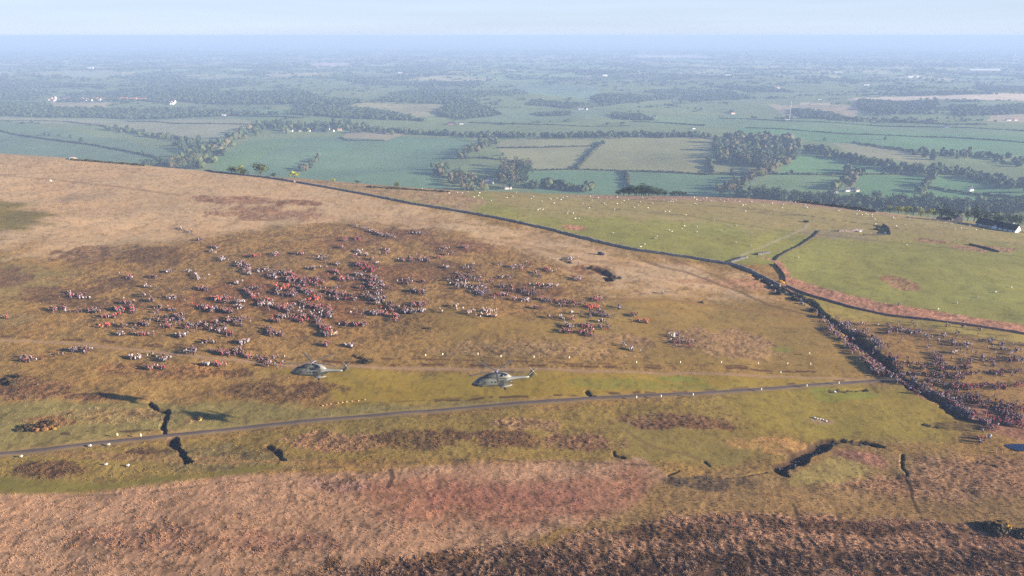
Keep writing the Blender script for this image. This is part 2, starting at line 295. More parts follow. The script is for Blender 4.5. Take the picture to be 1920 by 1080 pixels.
FIELDS = [
 ([(-500,150),(2600,150),(2600,480),(-500,400)], L(118,132,72,.95)),
 ([(-300,224),(0,226),(60,236),(230,262),(310,283),(398,296),(330,330),(-300,320)], TEAL),
 ([(-300,216),(430,220),(482,232),(400,262),(240,240),(0,226)], L(146,148,98,.95)), ([(-300,205),(420,206),(470,216),(440,222),(0,220)], L(122,138,84,.95)),
 ([(470,262),(640,255),(870,260),(892,276),(870,292),(815,305),(812,335),(860,370),(560,345),(400,330),(440,285)], L(100,128,82,.95)),
 ([(640,258),(655,247),(720,246),(765,251),(725,263)], L(156,146,98,.95)), ([(400,330),(400,300),(470,262),(560,262),(480,300)], L(104,132,72,.95)),
 ([(930,262),(1100,262),(1122,268),(1088,317),(980,320),(940,290)], L(142,142,84,.95)), ([(1130,256),(1335,256),(1320,327),(1085,318)], L(144,144,82,.95)),
 ([(985,320),(1172,321),(1176,375),(1000,370)], L(98,128,78,.95)), ([(1184,321),(1335,328),(1440,326),(1350,375),(1180,375)], L(100,128,80,.95)),
 ([(1340,298),(1440,312),(1450,326),(1335,326)], L(132,136,76,.95)), ([(1500,288),(1690,318),(1690,326),(1450,330)], L(104,140,76,.95)),
 ([(1440,330),(1600,329),(1588,375),(1390,375)], L(108,132,74,.95)), ([(1612,329),(1745,328),(1712,380),(1590,380)], L(92,128,70,.95)),
 ([(1755,329),(1960,356),(1960,400),(1725,385)], L(98,134,74,.95)), ([(1550,264),(1722,284),(1745,308),(1600,292)], L(146,146,92,.95)),
 ([(1380,238),(1960,258),(1960,290),(1760,290),(1600,270),(1390,252)], L(100,136,76,.95)), ([(1400,222),(1920,244),(1920,256),(1390,238)], L(112,136,82,.95)),
 ([(1585,185),(1740,179),(1960,177),(1960,191),(1720,187),(1600,191)], L(226,206,150,.8)), ([(1500,193),(1560,192),(1556,198),(1500,198)], L(210,196,140,.8)),
 ([(1440,196),(1610,198),(1606,222),(1480,220)], L(168,154,104,.95)), ([(640,192),(830,196),(842,214),(760,222),(640,205)], L(152,148,92,.95)), ([(400,208),(640,210),(640,224),(480,222)], L(108,136,78,.95)),
 ([(1160,104),(1300,103),(1335,109),(1200,108)], L(236,222,180,.8)), ([(580,118),(655,118),(660,124),(590,124)], L(220,196,160,.8)), ([(95,190),(210,192),(200,202),(100,202)], L(170,160,104,.95)),
 ([(960,158),(1120,160),(1140,190),(1000,176)], L(118,142,98,.95)), ([(115,131),(210,142),(200,148),(130,146)], L(150,156,110,.95)), ([(1860,212),(1960,208),(1960,230),(1850,228)], L(170,158,110,.95)),
 ([(1180,222),(1400,214),(1400,236),(1250,238)], L(116,138,80,.95)), ([(880,206),(1140,204),(1180,222),(900,228)], L(116,136,84,.95)), ([(1700,195),(1900,196),(1900,204),(1720,204)], L(112,128,84,.95)),
]
FW = []
for P, c in FIELDS: FW.append((at([p[0] for p in P], [p[1] for p in P], lo=1000)[:, :2], c))
WOODS = [  # outline px, tree height, near (own trees) or far
 ([(225,168),(560,172),(690,192),(640,200),(400,196),(225,184)],13),([(-60,190),(90,196),(90,204),(330,206),(540,214),(400,219),(-60,218)],13),([(840,196),(900,196),(940,216),(850,226),(820,214)],13),
 ([(1108,184),(1150,178),(1260,184),(1190,192),(1130,200)],12),([(1610,188),(1760,192),(1760,205),(1640,212),(1610,205)],12),([(1780,200),(1960,196),(1960,212),(1790,218)],12),([(1300,182),(1380,178),(1420,184),(1300,190)],11),
 ([(640,150),(900,156),(900,162),(700,160)],12),([(0,150),(200,160),(200,168),(0,165)],12),([(1140,214),(1200,216),(1230,226),(1160,224)],11),([(1480,205),(1560,212),(1600,225),(1500,222)],10),([(270,148),(420,150),(400,156),(280,155)],10),
 ([(1640,200),(1700,205),(1760,215),(1660,214)],10),([(1830,160),(1960,165),(1960,172),(1840,170)],11),([(1000,130),(1180,136),(1100,141)],11),([(700,190),(840,182),(900,190),(840,196)],11),([(-60,166),(100,176),(60,188),(-60,186)],12),
 ([(560,196),(700,205),(800,228),(640,222),(540,214)],11),([(1000,213),(1070,210),(1070,216),(1010,218)],9),
 ([(1330,160),(1440,164),(1500,174),(1400,172)],10),([(1640,175),(1760,172),(1880,178),(1700,180)],10),([(1000,186),(1110,196),(1060,203),(990,197)],9),([(130,176),(230,172),(330,182),(320,196),(200,188),(110,192)],9),
]
WW = [(at([p[0] for p in P], [p[1] for p in P], lo=1000)[:, :2], h) for P, h in WOODS]
def farm(x, y):
    idc, ed = voro(x, y, 230., 200); id2, ed2 = voro(x, y, 620., 300)
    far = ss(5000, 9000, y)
    pal = np.array([L(112,134,72,.95), L(138,140,82,.95), L(98,130,68,.95), L(160,148,100,.95), L(126,138,86,.95), L(86,110,60,.95), WOODC, L(120,122,76,.95)])
    a = np.clip((idc*8).astype(int), 0, 7); b = np.clip((id2*8).astype(int), 0, 7)
    col = (pal[a]*.65+pal[b]*.35)*1.5
    n = fbm(x/420, y/420, 55, 4); wood = ss(.15, .34, n)*.5
    col += (WOODC-col)*wood[:, None]
    for P, c in FW:
        m = poly_mask(x, y, P, 6, 60, 4); col += (c-col)*m[:, None]
    for P, h in WW:
        m = poly_mask(x, y, P, 20, 60, 14); col += (WOODC-col)*m[:, None]
    col += (WOODC*.8-col)*((1-ss(1, 6, ed))*ss(2500, 3000, y)*.7)[:, None]
    hed = np.ones(len(x))
    col = col*(1+.10*fbm(x/130, y/260, 57, 4)+.08*fbm(x/18, y/60, 59, 3))[:, None]
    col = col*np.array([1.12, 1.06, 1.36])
    return np.clip(col, .01, .9)
# ------------------------------------------------------------------ mesh and material helpers
def mat(name, build):
    m = bpy.data.materials.new(name); m.use_nodes = True; nt = m.node_tree; build(nt, nt.nodes['Principled BSDF']); return m
def attr_mat(name, rough=.85, nscale=6., amp=.25, spec=.2):
    def b(nt, p):
        a = nt.nodes.new('ShaderNodeAttribute'); a.attribute_name = 'Col'
        tc = nt.nodes.new('ShaderNodeTexCoord'); n = nt.nodes.new('ShaderNodeTexNoise'); n.inputs['Scale'].default_value = nscale; n.inputs['Detail'].default_value = 3
        mr = nt.nodes.new('ShaderNodeMapRange'); mr.inputs[3].default_value = 1-amp; mr.inputs[4].default_value = 1+amp
        vm = nt.nodes.new('ShaderNodeVectorMath'); vm.operation = 'SCALE'
        nt.links.new(tc.outputs['Object'], n.inputs['Vector']); nt.links.new(n.outputs['Fac'], mr.inputs[0])
        nt.links.new(a.outputs['Color'], vm.inputs[0]); nt.links.new(mr.outputs[0], vm.inputs['Scale']); nt.links.new(vm.outputs[0], p.inputs['Base Color'])
        p.inputs['Roughness'].default_value = rough; p.inputs['Specular IOR Level'].default_value = spec
    return mat(name, b)
def plain(name, c, rough=.6, nscale=3., amp=.2, metal=0., spec=.4):
    def b(nt, p):
        tc = nt.nodes.new('ShaderNodeTexCoord'); n = nt.nodes.new('ShaderNodeTexNoise'); n.inputs['Scale'].default_value = nscale; n.inputs['Detail'].default_value = 4
        r = nt.nodes.new('ShaderNodeValToRGB'); r.color_ramp.elements[0].position = .3; r.color_ramp.elements[1].position = .7
        r.color_ramp.elements[0].color = (*[v*(1-amp) for v in c], 1); r.color_ramp.elements[1].color = (*[min(1, v*(1+amp)) for v in c], 1)
        nt.links.new(tc.outputs['Object'], n.inputs['Vector']); nt.links.new(n.outputs['Fac'], r.inputs[0]); nt.links.new(r.outputs[0], p.inputs['Base Color'])
        p.inputs['Roughness'].default_value = rough; p.inputs['Metallic'].default_value = metal; p.inputs['Specular IOR Level'].default_value = spec
    return mat(name, b)
def ground_mat(name, s1, s2, bump, base_amp, rough_amp):
    def b(nt, p):
        N = nt.nodes.new; K = nt.links.new
        a = N('ShaderNodeAttribute'); a.attribute_name = 'Col'; r = N('ShaderNodeAttribute'); r.attribute_name = 'Rough'
        tc = N('ShaderNodeTexCoord')
        n1 = N('ShaderNodeTexNoise'); n1.inputs['Scale'].default_value = s1; n1.inputs['Detail'].default_value = 6; n1.inputs['Roughness'].default_value = .65; n1.inputs['Distortion'].default_value = .8
        n2 = N('ShaderNodeTexNoise'); n2.inputs['Scale'].default_value = s2; n2.inputs['Detail'].default_value = 4
        K(tc.outputs['Object'], n1.inputs['Vector']); K(tc.outputs['Object'], n2.inputs['Vector'])
        amp = N('ShaderNodeMath'); amp.operation = 'MULTIPLY_ADD'; K(r.outputs['Fac'], amp.inputs[0]); amp.inputs[1].default_value = rough_amp; amp.inputs[2].default_value = base_amp
        c1 = N('ShaderNodeMath'); c1.operation = 'SUBTRACT'; K(n1.outputs['Fac'], c1.inputs[0]); c1.inputs[1].default_value = .5
        m1 = N('ShaderNodeMath'); m1.operation = 'MULTIPLY'; K(c1.outputs[0], m1.inputs[0]); K(amp.outputs[0], m1.inputs[1])
        c2 = N('ShaderNodeMath'); c2.operation = 'MULTIPLY_ADD'; K(n2.outputs['Fac'], c2.inputs[0]); c2.inputs[1].default_value = .5; c2.inputs[2].default_value = .75
        s = N('ShaderNodeMath'); s.operation = 'ADD'; K(m1.outputs[0], s.inputs[0]); K(c2.outputs[0], s.inputs[1])
        mx = N('ShaderNodeMath'); mx.operation = 'MAXIMUM'; K(s.outputs[0], mx.inputs[0]); mx.inputs[1].default_value = .25
        vm = N('ShaderNodeVectorMath'); vm.operation = 'SCALE'; K(a.outputs['Color'], vm.inputs[0]); K(mx.outputs[0], vm.inputs['Scale'])
        K(vm.outputs[0], p.inputs['Base Color'])
        if bump:
            bm = N('ShaderNodeBump'); bm.inputs['Distance'].default_value = bump; K(n1.outputs['Fac'], bm.inputs['Height'])
            st = N('ShaderNodeMath'); st.operation = 'MULTIPLY_ADD'; K(r.outputs['Fac'], st.inputs[0]); st.inputs[1].default_value = .75; st.inputs[2].default_value = .08; K(st.outputs[0], bm.inputs['Strength'])
            K(bm.outputs[0], p.inputs['Normal'])
        p.inputs['Roughness'].default_value = .95; p.inputs['Specular IOR Level'].default_value = .1
    return mat(name, b)
def raw_mesh(name, V, Fc, col=None, rough=None, smooth=False, domain='POINT'):
    """V n*3, Fc m*k with k corners each"""
    V = np.asarray(V, np.float32); Fc = np.asarray(Fc, np.int32); me = bpy.data.meshes.new(name); k = Fc.shape[1]
    me.vertices.add(len(V)); me.vertices.foreach_set('co', V.ravel())
    me.loops.add(Fc.size); me.loops.foreach_set('vertex_index', Fc.ravel())
    me.polygons.add(len(Fc)); me.polygons.foreach_set('loop_start', np.arange(0, Fc.size, k, dtype=np.int32))
    me.polygons.foreach_set('use_smooth', np.full(len(Fc), smooth, bool))
    if col is not None:
        a = me.color_attributes.new('Col', 'FLOAT_COLOR', 'POINT'); c = np.ones((len(V), 4), np.float32); c[:, :3] = col; a.data.foreach_set('color', c.ravel())
    if rough is not None:
        a = me.attributes.new('Rough', 'FLOAT', 'POINT'); a.data.foreach_set('value', np.asarray(rough, np.float32))
    me.update(calc_edges=True); return me
def link(name, me, m=None, parent=None, loc=None):
    o = bpy.data.objects.new(name, me); C.objects.link(o)
    if m is not None and me is not None and not me.materials: me.materials.append(m)
    if parent: o.parent = parent
    if loc is not None: o.location = loc
    return o
def tag(o, label=None, cat=None, group=None, kind=None):
    for k, v in (('label', label), ('category', cat), ('group', group), ('kind', kind)):
        if v: o[k] = v
    return o
def empty(name, loc=(0, 0, 0), rz=0, **k):
    o = bpy.data.objects.new(name, None); C.objects.link(o); o.location = loc; o.rotation_euler = (0, 0, rz); o.empty_display_size = .3; return tag(o, **k)
def copy_tree(o, parent=None):
    c = o.copy(); C.objects.link(c); c.parent = parent
    for ch in list(o.children): copy_tree(ch, c)
    return c
class MB:
    def __init__(s): s.v = []; s.f = []; s.c = []; s.col = (1, 1, 1)
    def add(s, V, Fs, col=None):
        b = len(s.v); s.v += [tuple(v) for v in V]; s.f += [tuple(i+b for i in f) for f in Fs]; s.c += [tuple(col if col is not None else s.col)]*len(V)
    def box(s, c, d, rz=0, col=None, top=1.0):
        x, y, z = [q/2 for q in d]; V = []
        for k in (-1, 1):
            t = top if k > 0 else 1
            for i, j in ((-1, -1), (1, -1), (1, 1), (-1, 1)): V.append((i*x*t, j*y*t, k*z))
        cr, sr = math.cos(rz), math.sin(rz)
        V = [(c[0]+a*cr-b*sr, c[1]+a*sr+b*cr, c[2]+e) for a, b, e in V]
        s.add(V, [(3, 2, 1, 0), (4, 5, 6, 7), (0, 1, 5, 4), (1, 2, 6, 5), (2, 3, 7, 6), (3, 0, 4, 7)], col)
    def tube(s, a, b, r0, r1=None, n=8, col=None):
        a = Vector(a); b = Vector(b); r1 = r0 if r1 is None else r1; q = (b-a).to_track_quat('Z', 'Y').to_matrix(); V = []
        for p, r in ((a, r0), (b, r1)):
            for k in range(n): V.append(p+q@Vector((r*math.cos(2*PI*k/n), r*math.sin(2*PI*k/n), 0)))
        s.add(V, [(k, (k+1) % n, n+(k+1) % n, n+k) for k in range(n)]+[tuple(range(n))[::-1], tuple(range(n, 2*n))], col)
    def loft(s, secs, n=20, e=2.4, col=None):
        """secs: (x, yc, zc, hw, hh)"""
        V = []
        for x, yc, zc, hw, hh in secs:
            for k in range(n):
                t = 2*PI*k/n; c, q = math.cos(t), math.sin(t)
                V.append((x, yc+hw*math.copysign(abs(c)**(2/e), c), zc+hh*math.copysign(abs(q)**(2/e), q)))
        m = len(secs)
        s.add(V, [(i*n+k, i*n+(k+1) % n, (i+1)*n+(k+1) % n, (i+1)*n+k) for i in range(m-1) for k in range(n)]+[tuple(range(n))[::-1], tuple(range((m-1)*n, m*n))], col)
    def build(s, name, m, parent=None, loc=None, smooth=False):
        me = bpy.data.meshes.new(name); me.from_pydata(s.v, [], s.f); me.update()
        a = me.color_attributes.new('Col', 'FLOAT_COLOR', 'POINT'); a.data.foreach_set('color', np.array([(*c, 1) for c in s.c], np.float32).ravel())
        if smooth: me.polygons.foreach_set('use_smooth', np.ones(len(me.polygons), bool))
        return link(name, me, m, parent, loc)
# ------------------------------------------------------------------ ground sheets
u = np.concatenate([-np.geomspace(2.4, .90, 30)[:-1], np.arange(-.90, .9001, .0017), np.geomspace(.90, 2.4, 30)[1:]])
ys = [92.]
while ys[-1] < 1000: ys.append(ys[-1]+max(.42, ys[-1]**2*1.05e-5 if ys[-1] < 800 else 12))
NM = len(ys)
while ys[-1] < 45500: ys.append(ys[-1]+max(12, ys[-1]**2*3.6e-6))
ys = np.array(ys)
def sheet(yv):
    U, Y = np.meshgrid(u, yv); x = (U*Y).ravel(); y = Y.ravel(); nx, ny = len(u), len(yv)
    i = np.arange(nx*ny).reshape(ny, nx); Fc = np.stack([i[:-1, :-1], i[:-1, 1:], i[1:, 1:], i[1:, :-1]], -1).reshape(-1, 4)
    return x, y, Fc
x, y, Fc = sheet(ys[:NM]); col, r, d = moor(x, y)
beyond = ss(0, 60, y-(CAMZ/(np.interp(x/y, CU, CM)-.04*x/y)+60))      # past the brow the hill turns to rough grass
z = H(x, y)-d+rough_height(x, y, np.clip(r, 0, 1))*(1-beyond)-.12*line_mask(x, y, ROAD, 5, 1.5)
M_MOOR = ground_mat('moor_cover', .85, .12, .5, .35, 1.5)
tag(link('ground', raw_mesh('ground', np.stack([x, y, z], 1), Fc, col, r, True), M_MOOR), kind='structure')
seam_z = z[-len(u):]; seam_col = col[-len(u):]
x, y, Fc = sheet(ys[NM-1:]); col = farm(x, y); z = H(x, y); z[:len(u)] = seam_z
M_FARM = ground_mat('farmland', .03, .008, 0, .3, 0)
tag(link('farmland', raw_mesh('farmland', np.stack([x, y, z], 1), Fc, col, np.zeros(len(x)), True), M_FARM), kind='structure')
# road ribbon
P = resample(ROAD, 1.5); T = np.gradient(P, axis=0); T /= np.hypot(*T.T)[:, None]; Nn = np.stack([-T[:, 1], T[:, 0]], 1)
V = []; cols = []
for o_ in (-1.15, -.9, 0, .9, 1.15):
    Q = P+Nn*(o_+.12*fbm(P[:, 0]/3, P[:, 1]/3, int(o_*9), 2)[:, None]*(abs(o_) > 1.0)*2.2); V.append(np.c_[Q, H(Q[:, 0], Q[:, 1])+.05+(.03 if abs(o_) < 1.0 else -.08)])
    c = np.tile(L(98,84,74) if abs(o_) < 1.0 else L(110,96,74), (len(P), 1)); c = c*(1-.62*ss(170, 150, 960+F*P[:, 0]/np.maximum(P[:, 1]*cp+CAMZ*sp, 1)))[:, None] if 0 else c; cols.append(c*(1+.22*fbm(P[:, 0]/6, P[:, 1]/6, 5, 3))[:, None])
n = len(P); i = np.arange(n-1)
Fr = np.concatenate([np.stack([k*n+i, (k+1)*n+i, (k+1)*n+i+1, k*n+i+1], 1)[:, ::-1] for k in range(4)])
M_ATTR = attr_mat('painted', .8); M_ROAD = attr_mat('asphalt', .7, 1.2, .15)
tag(link('road', raw_mesh('road', np.concatenate(V), Fr, np.concatenate(cols), smooth=True), M_ROAD), kind='structure')
# water: the pool at the right edge and the stream in its bed
M_WATER = mat('water', lambda nt, p: (setattr(p.inputs['Base Color'], 'default_value', (.01, .02, .05, 1)), setattr(p.inputs['Roughness'], 'default_value', .08)))
def flat_poly(name, P, zz, m, kind='structure'):
    me = bpy.data.meshes.new(name); me.from_pydata([(a, b, zz) for a, b in P], [], [tuple(range(len(P)))]); me.update(); o = link(name, me, m); tag(o, kind=kind); return o
c0 = at(1900, 840)[0]; zz = H(c0[0], c0[1])+.15
pp = [(c0[0]+3.5+5.5*math.cos(t)*(1+.2*math.sin(3*t)), c0[1]+3.0*math.sin(t)*(1+.2*math.cos(2*t)), 0) for t in np.linspace(0, 2*PI, 28)[:-1]]
pz = float(np.max(H(np.array([q[0] for q in pp]), np.array([q[1] for q in pp]))))+.1
flat_poly('water', [q[:2] for q in pp], pz, M_WATER)
exec_after = []
# ------------------------------------------------------------------ dry stone walls
M_STONE = attr_mat('stone', .9, 1.5, .45)
def stone_wall(name, px, h, wd, label, gap=.0, col=L(150,140,132), lo=90.):
    W = at([p[0] for p in px], [p[1] for p in px], lo=lo)[:, :2]; P = resample(W, .9); rg = np.random.default_rng(len(px)*7+int(h*10))
    mb = MB(); T = np.gradient(P, axis=0); zb = H(P[:, 0], P[:, 1]); hh = h*(1+.22*fbm(np.arange(len(P))/4., np.zeros(len(P)), 3, 3))
    g = vn(np.arange(len(P))/5., np.full(len(P), .5), 77)
    for k in range(len(P)):
        if g[k] < gap: continue
        a = math.atan2(T[k, 1], T[k, 0])
        for lv in range(2):
            s_ = (.55, .45)[lv]*hh[k]; z0 = zb[k]-.15+(lv*.55*hh[k]); f = rg.uniform(.65, 1.25); q = rg.uniform(.85, 1.1)
            mb.box((P[k, 0]+rg.uniform(-.06, .06), P[k, 1]+rg.uniform(-.1, .1), z0+s_/2), (rg.uniform(.84, 1.02), wd*q*(1-.25*lv), s_+.14), a+rg.uniform(-.12, .12), col*f, top=rg.uniform(.8, .97))
    return tag(mb.build(name, M_STONE), label, 'stone wall')
WALL1 = [(130,299),(260,308),(400,323),(500,334),(560,343),(640,357),(700,368),(780,384),(850,395),(940,411),(1040,433),(1130,456),(1200,471),(1300,485),(1380,498),(1420,515),(1462,537)]
stone_wall('stone_wall', WALL1, 1.7, .9, 'long grey dry stone wall falling across the hillside between straw moor and green pasture', gap=.12)
stone_wall('stone_wall', [(1475,537),(1520,555),(1600,578),(1680,594),(1760,603),(1850,615),(1920,627),(2150,660)], 1.15, .8, 'grey dry stone wall along the foot of the red bracken bank', gap=.1, col=L(128,104,98))
stone_wall('stone_wall', [(1537,433),(1525,446),(1500,462),(1478,472),(1460,483),(1455,488)], 1.05, .8, 'short curving dark field wall running up the green pasture', col=L(84,72,58))
stone_wall('stone_wall', [(1452,496),(1462,505),(1471,518),(1472,528)], 1.1, .8, 'short dark wall dropping through red bracken to the yellow gorse bush', col=L(80,64,52))
stone_wall('stone_wall', [(1818,459),(1845,465),(1872,473)], 1.3, .9, 'low dark broken wall alone in the pasture below the farm', col=L(76,64,52))
stone_wall('stone_wall', [(1700,408),(1800,418),(1860,428),(1925,437),(1990,447)], 1.0, .8, 'low pale pinkish wall in front of the white gabled farm', col=L(176,150,134), gap=.1)
stone_wall('stone_wall', [(1655,424),(1663,428),(1667,434),(1668,440)], 2.4, 1.2, 'high curved end of the ruined stone sheepfold in the pasture', col=L(120,98,88))
stone_wall('stone_wall', [(1573,434),(1600,434),(1616,433)], 1.6, 1.6, 'tumbled pale stone wall of the ruined sheepfold in the pasture', col=L(150,132,122), gap=.3)
stone_wall('stone_wall', [(1620,441),(1640,441),(1660,441)], 1.1, 1.0, 'low dark front wall of the ruined sheepfold', col=L(96,88,78))
stone_wall('stone_wall', [(1370,492),(1395,484),(1420,478),(1440,474)], 1.2, 2.6, 'short heap of tumbled grey wall meeting the long wall', col=L(112,106,98), gap=.4)
# ------------------------------------------------------------------ stones
def stone(name, px, py, s, label, group=None, col=L(214,200,184)):
    p = at(px, py)[0]; rg = random.Random(int(px*3+py)); bm = MB(); n = 7
    secs = [(-s*.5, 0, s*.2, s*.12, s*.1), (-s*.3, 0, s*.28, s*.34, s*.3), (s*.1, s*.05, s*.3, s*.4, s*.36), (s*.4, 0, s*.22, s*.25, s*.22), (s*.5, 0, s*.18, s*.08, s*.08)]
    secs = [(a, b+rg.uniform(-.06, .06)*s, c, d*rg.uniform(.85, 1.15), e*rg.uniform(.85, 1.15)) for a, b, c, d, e in secs]
    bm.loft(secs, n, 2.6, col); o = bm.build(name, M_STONE, None, (p[0], p[1], G(p[0], p[1])[0]-.05)); o.rotation_euler.z = rg.uniform(0, 3)
    return tag(o, label, 'stone', group)
for k, (a, b) in enumerate([(605,761),(612,760),(620,758),(634,756),(642,755),(650,754),(660,753),(672,752),(684,750)]):
    stone('stone', a, b, .7, 'pale tan stone in the straight row left of the right helicopter, on green turf', 'row of pale stones on the turf', L(190,150,112))
for k, (a, b) in enumerate([(1527,784),(1532,786),(1538,787),(1543,788),(1549,790)]):
    stone('stone', a, b, 1.0, 'white stone in the small row on the green slope right of the road', 'row of white stones on the green slope', L(226,212,196))
stone('standing_stone', 95, 340, 2.2, 'lone pale stone standing on the bare straw hilltop at left')
for a, b, l in [(1565,735,'pale block beside the dark peat hole at the right end of the road'),(1606,432,'white block left in the ruined sheepfold, left one'),(1612,435,'white block left in the ruined sheepfold, nearer one'),(1660,438,'large white block at the end of the curved sheepfold wall')]:
    stone('stone', a, b, 2.4 if b < 500 else 1.2, l, None, L(232,222,212))
for k in range(26):
    t = k/25; a = 1425+t*125+random.uniform(-8, 8); b = 522+t*72+random.uniform(-5, 5)
    stone('boulder', a, b, random.uniform(1.2, 2.4), 'grey boulder lying in the dark ravine below the yellow gorse bush', 'boulders in the ravine', L(112,110,112))
for k in range(34):
    if k < 20: t = k/19; a = 1462+t*95+random.uniform(-7, 7); b = 880-t*46+random.uniform(-4, 4)
    else: t = (k-20)/13; a = 1560+t*90+random.uniform(-5, 5); b = 829+t*8+random.uniform(-3, 3)
    stone('boulder', a, b, random.uniform(.6, 1.5), 'dark wet boulder in the bed of the black stream', 'boulders in the stream bed', L(74,76,84))
# ------------------------------------------------------------------ crowd
M_CLOTH = attr_mat('clothing', .85, 9., .12)
def skin_body(pose):
    """one continuous low body grown with the skin modifier"""
    st = {'stand': (.10, -.10, 0), 'walk': (.34, -.30, .08), 'wait': (.05, -.06, -.02)}[pose]
    a, b, ln = st
    V = [(0,0,.95),(0,ln*.4,1.15),(0,ln,1.40),(0,ln+.02,1.50),(0,ln+.05,1.62),(0,ln+.05,1.74),
         (-.11,0,.90),(-.12,a*.55,.50),(-.13,a,.07),(-.13,a+.16,.04),(.11,0,.90),(.12,b*.4+.05,.50),(.13,b,.07),(.13,b+.16,.04),
         (-.21,ln,1.38),(-.27,ln-.06+b*.2,1.12),(-.24,ln+.12+b*.3,.90),(.21,ln,1.38),(.27,ln-.06+a*.2,1.12),(.24,ln+.12+a*.3,.90)]
    E_ = [(0,1),(1,2),(2,3),(3,4),(4,5),(0,6),(6,7),(7,8),(8,9),(0,10),(10,11),(11,12),(12,13),(2,14),(14,15),(15,16),(2,17),(17,18),(18,19)]
    R_ = [.15,.15,.17,.065,.10,.075,.10,.075,.05,.045,.10,.075,.05,.045,.07,.055,.045,.07,.055,.045]
    me = bpy.data.meshes.new('person'); me.from_pydata(V, E_, []); o = bpy.data.objects.new('tmp', me); C.objects.link(o)
    sm = o.modifiers.new('s', 'SKIN')
    for k, sv_ in enumerate(me.skin_vertices[0].data): sv_.radius = (R_[k], R_[k]*.85); sv_.use_root = k == 0
    dg = bpy.context.evaluated_depsgraph_get(); em = bpy.data.meshes.new_from_object(o.evaluated_get(dg))
    bpy.data.objects.remove(o)
    co = np.zeros(len(em.vertices)*3); em.vertices.foreach_get('co', co); co = co.reshape(-1, 3)
    em.calc_loop_triangles(); tr = np.zeros(len(em.loop_triangles)*3, np.int32); em.loop_triangles.foreach_get('vertices', tr)
    bpy.data.meshes.remove(em); bpy.data.meshes.remove(me); return co, tr.reshape(-1, 3)
POSES = {k: skin_body(k) for k in ('stand', 'walk', 'wait')}
_mb = MB(); _mb.loft([(-.20,0,.0,.05,.24),(-.14,0,.0,.13,.30),(.0,0,.02,.18,.36),(.12,0,.02,.18,.36),(.17,0,0,.12,.3)], 8, 3)
RV = np.array(_mb.v); RV = np.stack([RV[:, 1], -RV[:, 0]-.30, RV[:, 2]+1.24], 1)
RF = []
for f in _mb.f:
    for k in range(1, len(f)-1): RF.append((f[0], f[k], f[k+1]))
RF = np.array(RF)
JACK = {'navy': L(40,44,66), 'black': L(26,26,30), 'grey': L(130,128,140), 'red': L(196,58,80), 'maroon': L(110,34,48), 'blue': L(70,86,140), 'white': L(232,228,226), 'orange': L(224,104,78), 'olive': L(86,84,56), 'purple': L(104,80,110), 'beige': L(208,172,140), 'pale grey': L(186,184,196)}
SACK = {'black': L(24,24,28), 'red': L(190,56,76), 'navy': L(36,42,72), 'grey': L(110,108,120), 'orange': L(232,100,66), 'green': L(50,74,52), 'pale': L(206,200,204), 'yellow': L(226,206,120)}
for _t in (JACK, SACK):
    for _n in _t: _t[_n] = _t[_n]*(.78 if _n not in ('white', 'beige', 'yellow', 'orange', 'pale grey', 'grey', 'purple') else .92)
LEG = [L(34,34,40), L(60,58,60), L(84,76,64), L(46,48,66), L(110,98,80)]
def body_cols(co, jack, leg):
    c = np.tile(np.asarray(jack, float), (len(co), 1)); c[co[:, 2] < .92] = leg; c[co[:, 2] < .12] = L(40,30,26); h = co[:, 2] > 1.50; c[h] = L(206,156,128); c[co[:, 2] > 1.70] = L(60,44,36)
    c[(co[:, 2] < .98) & (abs(co[:, 0]) > .19)] = L(206,156,128); return c
